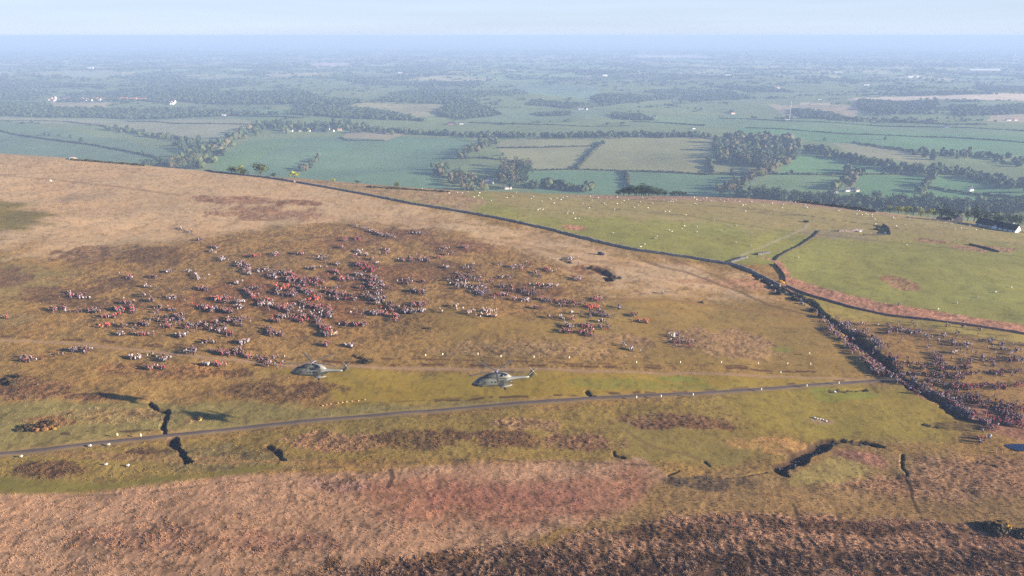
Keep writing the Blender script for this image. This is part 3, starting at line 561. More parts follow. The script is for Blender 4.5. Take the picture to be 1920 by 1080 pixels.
# where people stand: (view, x0,y0,x1,y1, number, spread, palette); views are enlarged crops of the photograph
VW = {'A': (0,400,4.), 'B': (400,400,4.), 'C': (780,400,4.), 'D': (1500,560,3.6), 'E': (0,620,3.856), 'P': (0,0,1.)}
CL = {
'A': [(1360,100,1450,150,10,12,'g'),(1500,195,1575,185,9,18,'g'),(1580,235,1660,260,9,10,'n'),(1580,275,1620,300,5,12,'w'),(1650,345,1700,330,4,10,'w'),(900,440,1000,485,11,16,'p'),(1230,432,1330,430,8,10,'g'),(1080,480,1200,480,9,12,'n'),
 (1430,440,1540,490,15,24,'w'),(1090,550,1190,556,7,10,'g'),(1080,600,1180,640,16,22,'g'),(1230,630,1400,634,16,12,'g'),(460,612,660,595,18,14,'n'),(590,625,665,630,5,6,'w'),(380,720,780,728,38,14,'n'),(850,722,1050,732,22,16,'r'),(920,660,1000,690,12,20,'r'),
 (740,795,900,760,15,16,'r'),(730,855,820,830,6,8,'o'),(860,830,950,832,8,10,'n'),(950,870,1140,812,26,20,'n'),(860,890,950,900,9,12,'g'),(1030,905,1180,905,14,10,'m'),(1150,722,1300,722,16,14,'n'),(1170,785,1390,780,42,34,'n'),(1210,845,1280,845,7,8,'r'),
 (1380,545,1560,570,18,14,'n'),(1490,690,1740,720,30,18,'n'),(1470,690,1560,700,12,20,'r'),(1590,635,1740,628,14,14,'r'),(1410,845,1680,838,46,26,'n'),(1300,915,1410,905,15,14,'g'),(1530,960,1620,955,11,14,'n'),(20,765,95,760,4,8,'r')],
'E': [(430,162,690,118,24,12,'n'),(920,190,1080,178,14,12,'g'),(1120,208,1240,195,11,14,'g'),(1040,265,1190,262,10,10,'r'),(1340,152,1440,148,12,12,'n'),(1560,155,1740,155,26,16,'n'),(1480,238,1560,240,6,3,'w'),(1570,238,1660,238,8,10,'r'),(1750,190,1851,190,9,8,'m'),(150,205,370,205,14,22,'p')],
'B': [(60,345,110,340,6,12,'w'),(160,365,285,425,24,20,'g'),(330,430,480,455,26,20,'g'),(480,420,600,470,36,28,'n'),(540,470,780,525,60,30,'m'),(600,555,760,590,46,26,'n'),(770,490,830,500,14,16,'r'),(860,440,960,440,10,12,'r'),(940,485,1050,475,20,20,'r'),
 (980,60,1370,180,42,8,'g'),(1450,135,1570,145,10,10,'g'),(920,172,1120,190,16,14,'m'),(940,240,990,260,5,8,'r'),(580,295,690,295,10,10,'n'),(420,300,500,305,8,14,'p'),(200,310,400,320,8,8,'r'),(740,325,860,325,12,12,'g'),(820,360,960,370,9,10,'p'),(690,400,850,408,10,10,'g'),
 (1065,300,1150,290,12,20,'w'),(1070,360,1230,425,50,34,'m'),(1220,270,1310,290,12,22,'p'),(1230,345,1245,360,4,12,'w'),(1380,340,1600,338,28,14,'n'),(1070,450,1250,500,52,28,'g'),(1100,530,1310,570,50,32,'n'),(1120,610,1300,655,46,20,'g'),(790,590,1080,620,56,28,'n'),(860,560,970,620,20,24,'m'),
 (230,570,400,560,24,22,'n'),(440,528,560,540,12,10,'o'),(470,595,620,610,26,20,'n'),(260,620,330,600,10,12,'r'),(380,665,460,690,16,20,'w'),(390,640,440,650,6,10,'r'),(620,665,760,700,28,24,'n'),(700,635,790,640,11,12,'o'),(495,700,600,730,30,26,'n'),(510,690,560,700,8,10,'o'),(490,770,570,765,9,8,'w'),(640,745,900,760,42,24,'g'),
 (780,690,900,720,16,22,'r'),(600,770,720,795,16,14,'m'),(770,800,900,920,50,34,'n'),(860,890,940,890,9,10,'y'),(860,860,900,900,8,14,'r'),(960,822,1200,828,26,14,'n'),(1040,725,1240,742,30,18,'g'),(1260,720,1390,785,24,20,'r'),(1290,680,1440,720,24,20,'n'),(1400,730,1570,730,20,12,'g'),
 (1480,672,1600,672,14,12,'r'),(1380,490,1600,510,18,16,'n'),(1470,575,1600,575,16,16,'n'),(390,875,550,905,24,16,'n'),(830,985,890,980,9,12,'n'),(980,980,1040,985,7,8,'w'),(190,965,270,970,11,16,'w'),(0,640,120,632,12,12,'r'),(140,500,210,515,9,24,'g'),(160,690,230,690,14,26,'w'),(40,712,150,725,14,14,'n'),
 (90,790,290,790,30,20,'n'),(0,830,70,860,14,26,'p'),(80,900,160,900,10,10,'n'),(0,1040,210,1040,24,14,'n'),(20,0,20,0,0,0,'n'),(100,330,330,440,14,30,'p'),(300,640,500,800,22,40,'n')],
'C': [(160,250,330,300,16,24,'p'),(340,250,410,240,12,14,'r'),(0,330,100,335,18,16,'n'),(0,140,60,148,6,8,'g'),(160,320,185,325,5,8,'r'),(200,390,260,400,6,6,'w'),(340,400,430,390,10,14,'g'),(260,450,560,490,60,26,'n'),(330,460,380,480,8,12,'m'),(260,520,570,570,60,24,'g'),(400,590,560,590,22,14,'b'),
 (600,392,900,395,28,22,'p'),(940,400,990,415,6,14,'r'),(1005,425,1050,425,4,6,'w'),(1100,465,1240,485,14,14,'p'),(620,465,710,475,12,16,'g'),(880,455,980,470,12,14,'g'),(850,535,1040,545,20,14,'w'),(915,520,940,545,6,10,'r'),(640,545,760,585,26,18,'n'),(780,575,920,605,34,20,'n'),(580,605,760,620,24,12,'m'),
 (800,650,860,650,10,12,'w'),(885,690,920,700,6,8,'r'),(940,650,1280,665,48,20,'n'),(1300,645,1400,640,14,20,'r'),(1300,690,1380,700,20,16,'o'),(1240,735,1490,760,34,18,'n'),(260,680,330,690,6,12,'e'),(300,725,600,740,34,22,'e'),(180,715,220,735,3,12,'e'),
 (1070,770,1110,800,5,14,'w'),(1150,790,1240,795,8,12,'r'),(1090,820,1180,850,14,20,'g'),(1200,830,1330,860,18,16,'r'),(1080,875,1340,895,30,12,'m'),(1380,800,1415,815,6,12,'w'),(1340,850,1500,870,12,16,'p'),(1490,690,1540,700,7,14,'g'),(1610,755,1680,760,8,10,'n'),(1650,805,1735,805,10,10,'o'),(1150,735,1180,740,3,4,'w'),(1160,325,1240,360,9,12,'w'),
 (1520,970,1690,1035,9,14,'w'),(0,560,100,585,14,16,'n'),(0,672,90,680,14,14,'n'),(0,722,50,730,6,6,'w'),(1840,590,1850,590,2,4,'w'),(980,770,1030,775,4,6,'p')],
'D': [(150,130,230,210,34,26,'p'),(600,200,1512,330,40,40,'w'),(230,150,560,300,80,22,'g'),(240,220,620,520,80,10,'p'),(215,215,560,530,80,10,'p'),(400,200,560,330,50,26,'g'),(560,330,680,480,40,24,'n'),(640,520,900,620,110,26,'p'),(640,490,780,560,40,24,'g'),(900,630,1330,885,130,16,'p'),(1180,770,1512,860,50,24,'m'),(600,195,740,210,18,14,'n'),(560,190,1512,380,130,110,'g'),
 (650,420,980,470,70,34,'n'),(980,462,1170,465,34,10,'n'),(1100,420,1512,400,44,16,'n'),(720,500,1080,525,46,18,'n'),(1080,505,1512,490,50,12,'n'),(850,560,1100,570,30,20,'n'),(1000,590,1512,580,70,16,'m'),(930,620,1250,700,70,30,'n'),(1100,640,1512,760,80,40,'n'),(1300,740,1512,800,40,24,'n'),(900,365,970,420,20,20,'n'),(1000,370,1050,365,9,12,'w'),(1060,520,1090,515,8,10,'w')],
'P': [(1255,626,1265,632,4,2,'w'),(1262,634,1300,646,14,3,'p'),(498,672,536,684,16,4,'p'),(1826,822,1848,824,5,1.5,'r'),(1853,820,1856,821,2,1,'w'),(1842,808,1843,808,1,0,'w')],
}
PAL = {'n': ['navy','black','grey','navy','maroon','purple','purple','pale grey'], 'g': ['grey','navy','navy','purple','grey','pale grey','black','white'], 'w': ['white','pale grey','grey','navy'], 'r': ['red','maroon','grey','red','navy','purple','pale grey'], 'o': ['orange','red','orange','beige'], 'm': ['maroon','red','navy','purple','grey','navy','pale grey'],
 'p': ['purple','grey','pale grey','maroon','navy'], 'e': ['beige','beige','beige','white'], 'b': ['blue','blue','navy','pale grey'], 'y': ['beige','white','beige']}
SPAL = {'n': ['black','navy','black','grey','red','green'], 'g': ['grey','black','pale','navy'], 'w': ['pale','pale','black'], 'r': ['red','black','grey','orange'], 'o': ['orange','orange','red'], 'm': ['red','black','red','navy'], 'p': ['black','grey','red','pale'], 'e': ['pale','pale','grey'], 'b': ['navy','navy','grey'], 'y': ['yellow','yellow','pale']}
ppl = []
for v, lst in CL.items():
    ox, oy, s_ = VW[v]
    for a, b, c, d_, n, sp_, pal in lst:
        if n == 0: continue
        ctr = []
        for k in range(max(1, int(n*.22))): t = random.random(); ctr.append((a+(c-a)*t+random.gauss(0, sp_*.5), b+(d_-b)*t+random.gauss(0, sp_*.75)))
        for k in range(int(n*{'B': 3.0, 'D': 1.8}.get(v, 2.2))):
            q = random.choice(ctr); g_ = min(1, n/6)
            if k % 4 == 0: t = random.random(); q = (a+(c-a)*t+random.gauss(0, sp_*.5), b+(d_-b)*t+random.gauss(0, sp_*.6))
            ppl.append((ox+(q[0]+random.gauss(0, 9)*g_)/s_, oy+(q[1]+random.gauss(0, 5)*g_)/s_+3.5, random.choice(PAL[pal]), random.choice(SPAL[pal]), v))
PW = at([q[0] for q in ppl], [q[1] for q in ppl]); PW[:, 2] = G(PW[:, 0], PW[:, 1])
order = np.argsort(PW[:, 1]); own = set(order[:298].tolist())
NAMEWHERE = {'A': 'on the moor at left', 'B': 'in the main crowd', 'C': 'right of the main crowd', 'D': 'in the right hand crowd', 'E': 'near the left shadow', 'P': 'in a small separate knot'}
pmesh = {}; BV, BF, BC = [], [], []; base = 0; cut = {}
JN = {'pale grey': 'pale grey'}
for i, (a, b, jk, sk, v) in enumerate(ppl):
    pose = ('walk', 'stand', 'wait')[i % 3] if v != 'D' else ('walk', 'walk', 'stand')[i % 3]
    rz = random.uniform(0, 2*PI) if v != 'D' else PI/2+random.gauss(0, .5); sc_ = random.uniform(.92, 1.1); li = i % 5
    co, tr = POSES[pose]; sack = i % 4 != 3
    if i in own:
        key = (pose, jk, li)
        if key not in pmesh: pmesh[key] = raw_mesh('person', co, tr, body_cols(co, JACK[jk], LEG[li]), smooth=True); pmesh[key].materials.append(M_CLOTH)
        o = link('person', pmesh[key]); o.location = PW[i]; o.rotation_euler = (0, 0, rz); o.scale = (sc_,)*3
        side = 'nearest side' if v == 'D' and b > 770 else 'right of the ravine' if v == 'D' else ''
        tag(o, f"{'walking' if pose == 'walk' else 'standing'} person in {jk} {'with '+sk+' rucksack ' if sack else ''}{NAMEWHERE[v]}" + (f", {side}" if side else ''), 'person', f"people {NAMEWHERE[v]}")
        if sack:
            if sk not in cut: cut[sk] = raw_mesh('rucksack', RV, RF, np.tile(SACK[sk], (len(RV), 1)), smooth=True); cut[sk].materials.append(M_CLOTH)
            link('rucksack', cut[sk], parent=o)
    else:
        c, s = math.cos(rz)*sc_, math.sin(rz)*sc_
        V = co; Cc = body_cols(co, JACK[jk], LEG[li]); Ft = tr
        if sack: Ft = np.vstack([tr, RF+len(co)]); V = np.vstack([co, RV]); Cc = np.vstack([Cc, np.tile(SACK[sk], (len(RV), 1))])
        BV.append(np.stack([V[:, 0]*c-V[:, 1]*s+PW[i, 0], V[:, 0]*s+V[:, 1]*c+PW[i, 1], V[:, 2]*sc_+PW[i, 2]], 1)); BF.append(Ft+base); BC.append(Cc); base += len(V)
tag(link('crowd', raw_mesh('crowd', np.concatenate(BV), np.concatenate(BF), np.concatenate(BC), smooth=True), M_CLOTH), 'dense crowd of hikers with rucksacks gathered in clusters over the moor', 'crowd', kind='stuff')
print('people', len(ppl))
# ------------------------------------------------------------------ sheep
def sheep_mesh(head):
    mb = MB(); V = [(0,0,.62),(.35,0,.66),(-.35,0,.62),(.58,0,.72+head),(.76,0,.76+head*1.6),(.92,0,.68+head*2),(.28,.16,.34),(.28,.16,.03),(.28,-.16,.34),(.28,-.16,.03),(-.36,.16,.36),(-.42,.16,.03),(-.36,-.16,.36),(-.42,-.16,.03)]
    E_ = [(0,1),(0,2),(1,3),(3,4),(4,5),(1,6),(6,7),(1,8),(8,9),(2,10),(10,11),(2,12),(12,13)]; R_ = [.30,.27,.27,.15,.11,.06,.08,.04,.08,.04,.1,.04,.1,.04]
    me = bpy.data.meshes.new('t'); me.from_pydata(V, E_, []); o = bpy.data.objects.new('t', me); C.objects.link(o); o.modifiers.new('s', 'SKIN'); ss_ = o.modifiers.new('b', 'SUBSURF'); ss_.levels = 1
    for k, s_ in enumerate(me.skin_vertices[0].data): s_.radius = (R_[k], R_[k]); s_.use_root = k == 0
    em = bpy.data.meshes.new_from_object(o.evaluated_get(bpy.context.evaluated_depsgraph_get())); bpy.data.objects.remove(o)
    a = em.color_attributes.new('Col', 'FLOAT_COLOR', 'POINT'); c = [(*(L(236,228,208) if v.co.z > .3 and v.co.x < .8 else L(70,60,52)), 1) for v in em.vertices]
    a.data.foreach_set('color', np.array(c, np.float32).ravel()); em.name = 'sheep'; em.materials.append(M_WOOL); return em
M_WOOL = attr_mat('wool', .95, 12, .15)
SM = [sheep_mesh(0), sheep_mesh(-.2)]
shp = [(1065,398),(1064,401),(1075,401),(1105,391),(1092,383),(1133,382),(1136,385),(1152,394),(1165,381),(1170,377),(1205,371),(1215,391),(1282,403),(1247,398),(1255,398),(1258,378),(1261,375),(1262,379),(1306,375),(1313,377),(1252,379),(1232,444),(1229,448),(1254,433),(1260,435),(1306,436),(1209,459),(1149,438),(1079,411),(1085,411),(1201,464),(1279,430),(1283,425),
 (842,363),(858,362),(867,363),(877,361),(899,363),(921,377),(950,372),(968,362),(1000,370),(1008,395),(1012,393),(1007,361),(1031,373),(1044,373),(1018,394),(1063,370),(791,355),(1286,404),(1307,426),(1339,414),(1380,456),(1370,425),(1353,434),(1398,397),(1393,386),(1365,375),(1378,376),(1372,375),(1397,385),(1430,387),(1452,395),(1467,391),(1478,377),(1482,378),(1491,380),(1496,380),(1513,390),(1509,388),(1534,384),(1561,392),(1564,391),(1572,396),
 (1455,373),(1640,412),(1635,408),(1675,409),(1703,406),(1713,409),(1748,411),(1757,415),(1764,426),(1782,421),(1801,420),(1680,425),(1696,422),(1635,404),(1790,430),(1830,432),(1843,431),(1896,540),(1866,549),(1833,558),(1794,569),(1759,581),(1700,460),(1497,484),(1627,404),(1623,402),(1607,396),(1611,396),(1381,424),(1408,462)]
for k in range(60):
    t = random.random(); a = 850+1000*t; b = np.interp(a, [c[0] for c in CR], [c[1] for c in CR])+3+abs(random.gauss(0, 9)); shp.append((a, b))
SW = atp(shp)
for k, (a, b) in enumerate(shp):
    o = link('sheep', SM[k % 2]); o.location = (SW[k, 0], SW[k, 1], H(SW[k, 0], SW[k, 1])+.02); o.rotation_euler = (0, 0, random.uniform(0, 6.3)); s_ = random.uniform(.95, 1.25); o.scale = (s_,)*3
    wh = 'low on the pasture above the bracken bank' if b > 500 else 'near the brow of the green pasture' if b < 385+max(0, (a-1400)*.09) else 'in the open middle of the green pasture'
    tag(o, f"small white sheep {wh}, {'towards the left' if a < 1200 else 'towards the right'}", 'sheep', 'sheep on the green pasture')
for a, b, l in [(40,858,'white sheep on the verge just below the road at far left'),(169,838,'white sheep beside the road, left of a close pair'),(204,836,'white sheep beside the road, right of a close pair'),(240,875,'white sheep on green turf between two heather patches'),(199,873,'small white sheep left of the one between heather patches')]:
    p = at(a, b)[0]; o = link('sheep', SM[0]); o.location = (p[0], p[1], G(p[0], p[1])[0]); o.scale = (.95,)*3; tag(o, l, 'sheep')
# ------------------------------------------------------------------ white topped posts along the two tracks
M_PAINT = attr_mat('post_paint', .5, 8, .05)
pm = None
posts = [(798,671),(830,669),(896,668.5),(939,673),(1001,674),(1067,675),(1193,684),(1275,684),(1352,684),(1421,686),(1476,686),(1519,687),(1517,667),(1463,703),(1193,750),(1239,748),(1299,745),(1427,735),(1512,728),(1572,723),(221,881-60),(265,822)]
for k, (a, b) in enumerate(posts):
    p = at(a, b)[0]; r_ = empty('marker_post', (p[0], p[1], G(p[0], p[1])[0]-.05))
    if pm is None:
        m1 = MB(); m1.tube((0, 0, 0), (0, 0, 1.0), .07, .07, 8, L(110,92,60)); m2 = MB(); m2.loft([(0, 0, 0, .01, .01)], 4); m2 = MB(); m2.tube((0, 0, 1.0), (0, 0, 1.75), .24, .22, 10, L(246,240,196)); m2.tube((0, 0, 1.75), (0, 0, 1.85), .22, .08, 10, L(246,240,196))
        c1 = m1.build('shaft', M_PAINT, r_); c2 = m2.build('marker_top', M_PAINT, r_); pm = (c1.data, c2.data)
    else: link('shaft', pm[0], parent=r_); link('marker_top', pm[1], parent=r_)
    n_ = ['first','second','third','fourth','fifth','sixth','seventh','eighth','ninth','tenth','eleventh','twelfth']
    if k < 12: tag(r_, f'short cream topped marker post by the upper track, {n_[k]} from the left', 'marker post', 'marker posts by the upper track')
    elif k in (12, 13): tag(r_, 'cream topped marker post standing '+('alone above the upper track near the ravine' if k == 12 else 'between the upper track and the road'), 'marker post')
    elif k < 20: tag(r_, f'short cream topped marker post by the tarmac road, {n_[k-14]} from the left', 'marker post', 'marker posts by the tarmac road')
    else: tag(r_, 'pale marker post by the road '+('left of' if k == 20 else 'just beside')+' the dark gully', 'marker post')
for a, b, l in [(1867,850,'pale wooden post at the left end of the blue pool, left one'),(1878,851,'pale wooden post at the left end of the blue pool, right one')]:
    p = at(a, b)[0]; m1 = MB(); m1.tube((0, 0, 0), (0, 0, 1.7), .12, .1, 8, L(206,170,142)); m1.tube((0, 0, 1.7), (0, 0, 1.76), .1, .03, 8, L(206,170,142)); o = m1.build('wooden_post', M_PAINT, None, (p[0], p[1], G(p[0], p[1])[0]-.05)); tag(o, l, 'post')
# white flag banner by a group
p = at(1262, 636)[0]; r_ = empty('feather_flag', (p[0], p[1], G(p[0], p[1])[0]), label='tall white feather flag beside a small knot of people on the open slope', cat='flag')
m1 = MB(); m1.tube((0, 0, 0), (0, 0, 3.4), .05, .03, 8, L(60,60,64)); m1.build('pole', M_PAINT, r_)
m1 = MB(); m1.loft([(0, 0, 0, .5, .03)], 4); m1 = MB(); m1.box((.45, 0, 2.2), (.85, .05, 2.3), 0, L(240,240,240), top=.8); m1.build('flag_cloth', M_PAINT, r_)
# ------------------------------------------------------------------ dark off-road vehicle
M_CAR = attr_mat('car_paint', .3, 2, .05, .6); M_GLASS = plain('dark_glass', (.02, .025, .03), .1, 2, .1, 0, .6); M_TYRE = plain('rubber', (.02, .02, .02), .8)
p = at(1127, 478)[0]; r_ = empty('off_road_car', (p[0], p[1], G(p[0], p[1])[0]-.04), math.radians(-18), label='dark blue off-road car parked on the slope just below the long stone wall', cat='car')
dk = L(38,40,62)
m1 = MB(); m1.loft([(-2.3, 0, .85, .80, .32), (-2.2, 0, .9, .92, .42), (0, 0, .92, .95, .45), (1.2, 0, .92, .94, .42), (2.1, 0, .86, .9, .36), (2.3, 0, .8, .78, .28)], 16, 5, dk); m1.build('body', M_CAR, r_, smooth=True)
m1 = MB(); m1.loft([(-2.15, 0, 1.5, .78, .3), (-1.9, 0, 1.62, .80, .42), (.5, 0, 1.62, .80, .42), (1.0, 0, 1.4, .78, .2)], 16, 5, dk); m1.build('cabin', M_CAR, r_, smooth=True)
for s_ in (-1, 1):
    m1 = MB(); m1.box((-.6, s_*.81, 1.66), (2.3, .03, .42), 0, L(20,24,30)); m1.build('side_window', M_GLASS, r_)
    for xx in (-1.4, 1.4):
        t_ = MB(); t_.tube((xx, s_*.72, .38), (xx, s_*.98, .38), .38, .38, 16); t_ = t_.build('wheel', M_TYRE, r_); h_ = MB(); h_.tube((xx, s_*.985, .38), (xx, s_*1.0, .38), .2, .18, 12, L(150,150,156)); h_.build('rim', M_PAINT, t_)
    m1 = MB(); m1.box((2.28, s_*.6, .92), (.08, .26, .16), 0, L(220,220,220)); m1.build('headlight', M_PAINT, r_)
m1 = MB(); m1.box((.86, 0, 1.62), (.1, 1.3, .36), 0); m1.build('windscreen', M_GLASS, r_)
# ------------------------------------------------------------------ helicopters
M_HELI = attr_mat('helicopter_paint', .45, .5, .12, .4)
def make_heli():
    r_ = empty('helicopter'); g = L(118,122,110); gd = L(70,70,64); lt = L(140,138,126)
    X = lambda s_: 9.0-s_
    f = MB(); S = [(0,1.45,.08,.08),(.35,1.5,.5,.42),(1.0,1.66,.92,.78),(1.8,1.95,1.2,1.12),(2.6,2.2,1.34,1.42),(3.4,2.3,1.4,1.52),(6,2.3,1.4,1.52),(9.6,2.3,1.4,1.50),(10.6,2.45,1.34,1.34),(11.6,2.72,1.12,1.04),(12.6,2.98,.84,.76),(13.6,3.12,.60,.56),(15.5,3.22,.46,.46),(17.2,3.32,.36,.42),(18.2,3.42,.22,.36)]
    # the nose cone is its own black part, so the fuselage starts behind it
    f.loft([(X(a), 0, b, c, d) for a, b, c, d in S[1:]], 24, 2.7, g)
    cols = []
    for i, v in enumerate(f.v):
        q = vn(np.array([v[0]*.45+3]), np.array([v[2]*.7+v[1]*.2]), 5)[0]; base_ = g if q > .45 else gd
        if v[0] < X(11.5): base_ = lt if v[2] > 3.1 else gd  # tail boom highlight painted in: pale top, dark underside
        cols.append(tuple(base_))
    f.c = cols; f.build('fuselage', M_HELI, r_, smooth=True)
    m = MB(); m.loft([(X(a), 0, b, c, d) for a, b, c, d in [(-.1,1.42,.05,.05),(.1,1.44,.3,.26),(.36,1.5,.51,.43)]], 16, 2.2); m.build('nose_cone', M_TYRE, r_, smooth=True)
    m = MB()    # glazing wraps the cockpit, a hair proud of the skin
    m.loft([(X(1.02),0,1.95,.86,.56),(X(1.5),0,2.18,1.04,.76),(X(2.1),0,2.45,1.25,.94),(X(2.75),0,2.75,1.375,1.02)], 20, 2.8); m.build('cockpit_window', M_GLASS, r_, smooth=True)
    for sd in (-1, 1):
        for a in (4.2, 6.4, 7.4, 8.4):
            m = MB(); rr = .26; n = 10; V = [(X(a)+rr*math.cos(2*PI*k/n), sd*1.415, 2.55+rr*math.sin(2*PI*k/n)) for k in range(n)]; V2 = [(a_, b_-sd*.06, c_) for a_, b_, c_ in V]
            m.add(V+V2, [tuple(range(n)), tuple(range(2*n-1, n-1, -1))]+[(k, (k+1) % n, n+(k+1) % n, n+k) for k in range(n)]); m.build('cabin_window', M_GLASS, r_)
        m = MB(); m.box((X(9.4), sd*1.42, 2.2), (1.5, .04, 1.9), 0, gd); m.build('cabin_door', M_HELI, r_)
        m = MB(); m.loft([(X(8.6), sd*1.5, 1.05, .1, .1), (X(9.0), sd*1.6, 1.15, .45, .3), (X(10.6), sd*1.65, 1.2, .55, .36), (X(12.0), sd*1.45, 1.3, .36, .28), (X(12.8), sd*1.3, 1.45, .08, .08)], 14, 2.6, lt); sp_ = m.build('sponson', M_HELI, r_, smooth=True)
        m = MB(); m.tube((X(10.4), sd*1.75, .45), (X(10.4), sd*2.0, .45), .38, .38, 14); m.build('wheel', M_TYRE, sp_)
        m = MB(); m.loft([(X(4.6), sd*.62, 4.05, .3, .26), (X(5.0), sd*.66, 4.15, .46, .42), (X(6.4), sd*.66, 4.2, .48, .46), (X(7.0), sd*.62, 4.2, .4, .4)], 12, 2.6, gd); en = m.build('engine_intake', M_HELI, r_, smooth=True)
        m = MB(); m.tube((X(9.0), sd*.6, 4.55), (X(9.9), sd*1.15, 4.6), .3, .34, 12); m.build('exhaust', M_TYRE, r_)
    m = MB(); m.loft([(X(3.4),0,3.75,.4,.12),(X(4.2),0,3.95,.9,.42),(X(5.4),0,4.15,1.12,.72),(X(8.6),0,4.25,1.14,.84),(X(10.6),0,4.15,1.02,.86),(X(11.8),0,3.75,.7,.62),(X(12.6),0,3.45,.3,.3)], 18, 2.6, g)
    m.c = [tuple(lt if v[0] < X(9.8) else (gd if v[0] > X(6) else g)) for v in m.v]; m.build('engine_housing', M_HELI, r_, smooth=True)  # highlights on the rear cowl painted as a paler colour
    m = MB(); m.tube((X(7.9),0,4.9), (X(7.9),0,5.75), .28, .22, 12, gd); m.tube((X(7.9),0,5.6), (X(7.9),0,5.95), .62, .5, 14, L(120,118,128))
    for k in range(5):
        a = 2*PI*k/5+.35; m.tube((X(7.9), 0, 5.75), (X(7.9)+1.5*math.cos(a), 1.5*math.sin(a), 5.8), .16, .13, 8, L(120,118,128))
    m.build('rotor_hub', M_HELI, r_)
    for k in range(5):
        a = 2*PI*k/5+.35; m = MB(); V = []; c_, s_ = math.cos(a), math.sin(a)
        for t, ch, zz in ((1.4,.14,5.8),(2.6,.40,5.84),(5.5,.40,5.92),(8.2,.40,5.86),(8.6,.52,5.84),(9.1,.42,5.80),(9.3,.2,5.78)):
            for e, th in ((-ch, 0), (0, .05), (ch, 0), (0, -.05)): V.append((X(7.9)+t*c_-e*s_, t*s_+e*c_, zz+th))
        n = 7; m.add(V, [(i*4+j, i*4+(j+1) % 4, (i+1)*4+(j+1) % 4, (i+1)*4+j) for i in range(n-1) for j in range(4)]+[(3, 2, 1, 0), (24, 25, 26, 27)], L(104,92,74)); m.build('rotor_blade', M_HELI, r_)
    m = MB()    # swept fin
    pr = [(X(16.9),3.2),(X(18.2),4.3),(X(19.1),5.9),(X(20.1),5.9),(X(19.7),4.4),(X(19.0),3.3),(X(18.2),3.05)]
    m.add([(a, .17, b) for a, b in pr]+[(a, -.17, b) for a, b in pr], [tuple(range(7)), tuple(range(13, 6, -1))]+[(k, 7+k, 7+(k+1) % 7, (k+1) % 7) for k in range(7)], gd); m.build('tail_fin', M_HELI, r_)
    m = MB(); m.loft([(0, 0, 0, .01, .01)], 4); m = MB(); m.box((X(18.6), -1.35, 3.35), (1.0, 2.4, .12), 0, gd, top=.85); m.build('stabiliser', M_HELI, r_)
    hub = MB(); hub.tube((X(19.5), .1, 5.45), (X(19.5), .62, 5.45), .2, .16, 12, L(210,200,170)); hub = hub.build('tail_rotor', M_HELI, r_)
    for k in range(4):
        a = PI/4+k*PI/2+.1; c_, s_ = math.cos(a), math.sin(a); m = MB(); V = []
        for t, ch in ((.15,.08),(.6,.10),(1.5,.10),(1.8,.08)):
            for e, th in ((-ch, 0), (0, .03), (ch, 0), (0, -.03)): V.append((X(19.5)+t*c_-e*s_, .56+th, 5.45+t*s_+e*c_))
        m.add(V, [(i*4+j, i*4+(j+1) % 4, (i+1)*4+(j+1) % 4, (i+1)*4+j) for i in range(3) for j in range(4)]+[(3, 2, 1, 0), (12, 13, 14, 15)], L(164,152,124)); m.build('tail_rotor_blade', M_HELI, hub)
    m = MB(); m.tube((X(3.0), -.15, .62), (X(3.0), .15, .62), .28, .28, 12); m.build('nose_wheel', M_TYRE, r_)
    m = MB(); m.tube((X(3.0), 0, .62), (X(3.0), 0, 1.1), .09, .09, 8, lt); m.build('nose_gear_leg', M_HELI, r_)
    m = MB(); m.loft([(X(2.35), .78, 1.35, .05, .05), (X(2.3), .78, 1.35, .16, .16), (X(2.05), .78, 1.35, .16, .16), (X(2.0), .78, 1.35, .05, .05)], 10, 2, L(236,236,236)); m.build('landing_light', M_PAINT, r_)
    return r_
# the two aircraft
h1 = make_heli(); h2 = copy_tree(h1)
def place(o, px, py, dep, rz, ry, label):
    a, b, c = rays(px, py); k = dep/F; o.location = (a*k, b*k, CAMZ+c*k-2.9); o.rotation_euler = (math.radians(1), math.radians(ry), PI+math.radians(rz)); tag(o, label, 'helicopter', 'grey military helicopters hovering low over the moor')
place(h1, 938, 711, 236, 3, 1, 'grey five-bladed military helicopter hovering right of its twin, over plain green turf'); place(h2, 592, 694, 253, -4, -2, 'grey five-bladed military helicopter hovering on the left, nearest the great crowd')
# ------------------------------------------------------------------ trees, bushes, hedges
def leaf_cloud(n, R, Hh, z0, q, col, rg, lobes=7):
    """leaf sized quads spread through an uneven crown"""
    lc = rg.normal(0, .42, (lobes, 3))*np.array([R, R, Hh*.5]); lr = rg.uniform(.45, .75, lobes)
    k = rg.integers(0, lobes, n); d = rg.normal(0, 1, (n, 3)); d /= np.linalg.norm(d, axis=1)[:, None]
    rad = rg.uniform(.55, 1, n)**.6
    c = lc[k]+d*(rad*lr[k])[:, None]*np.array([R, R, Hh*.5]); c[:, 2] += z0+Hh*.5; c[:, 2] = np.maximum(c[:, 2], z0*.8)
    a = np.cross(d, rg.normal(0, 1, (n, 3))); a /= np.linalg.norm(a, axis=1)[:, None]; b = np.cross(d, a); s_ = q*rg.uniform(.6, 1.3, n)[:, None]
    V = np.stack([c-a*s_-b*s_*.7, c+a*s_-b*s_*.7, c+a*s_*.8+b*s_, c-a*s_*.8+b*s_], 1).reshape(-1, 3)
    f = (rg.uniform(.7, 1.3, n)*(1+.25*rg.normal(0, 1, lobes)[k])).clip(.4, 1.8); cc = np.repeat(np.asarray(col)[None]*f[:, None], 4, 0)
    return V, np.arange(4*n).reshape(n, 4), cc
M_LEAF = attr_mat('foliage', .8, .6, .25); M_BARK = plain('bark', (.09, .07, .05), .9)
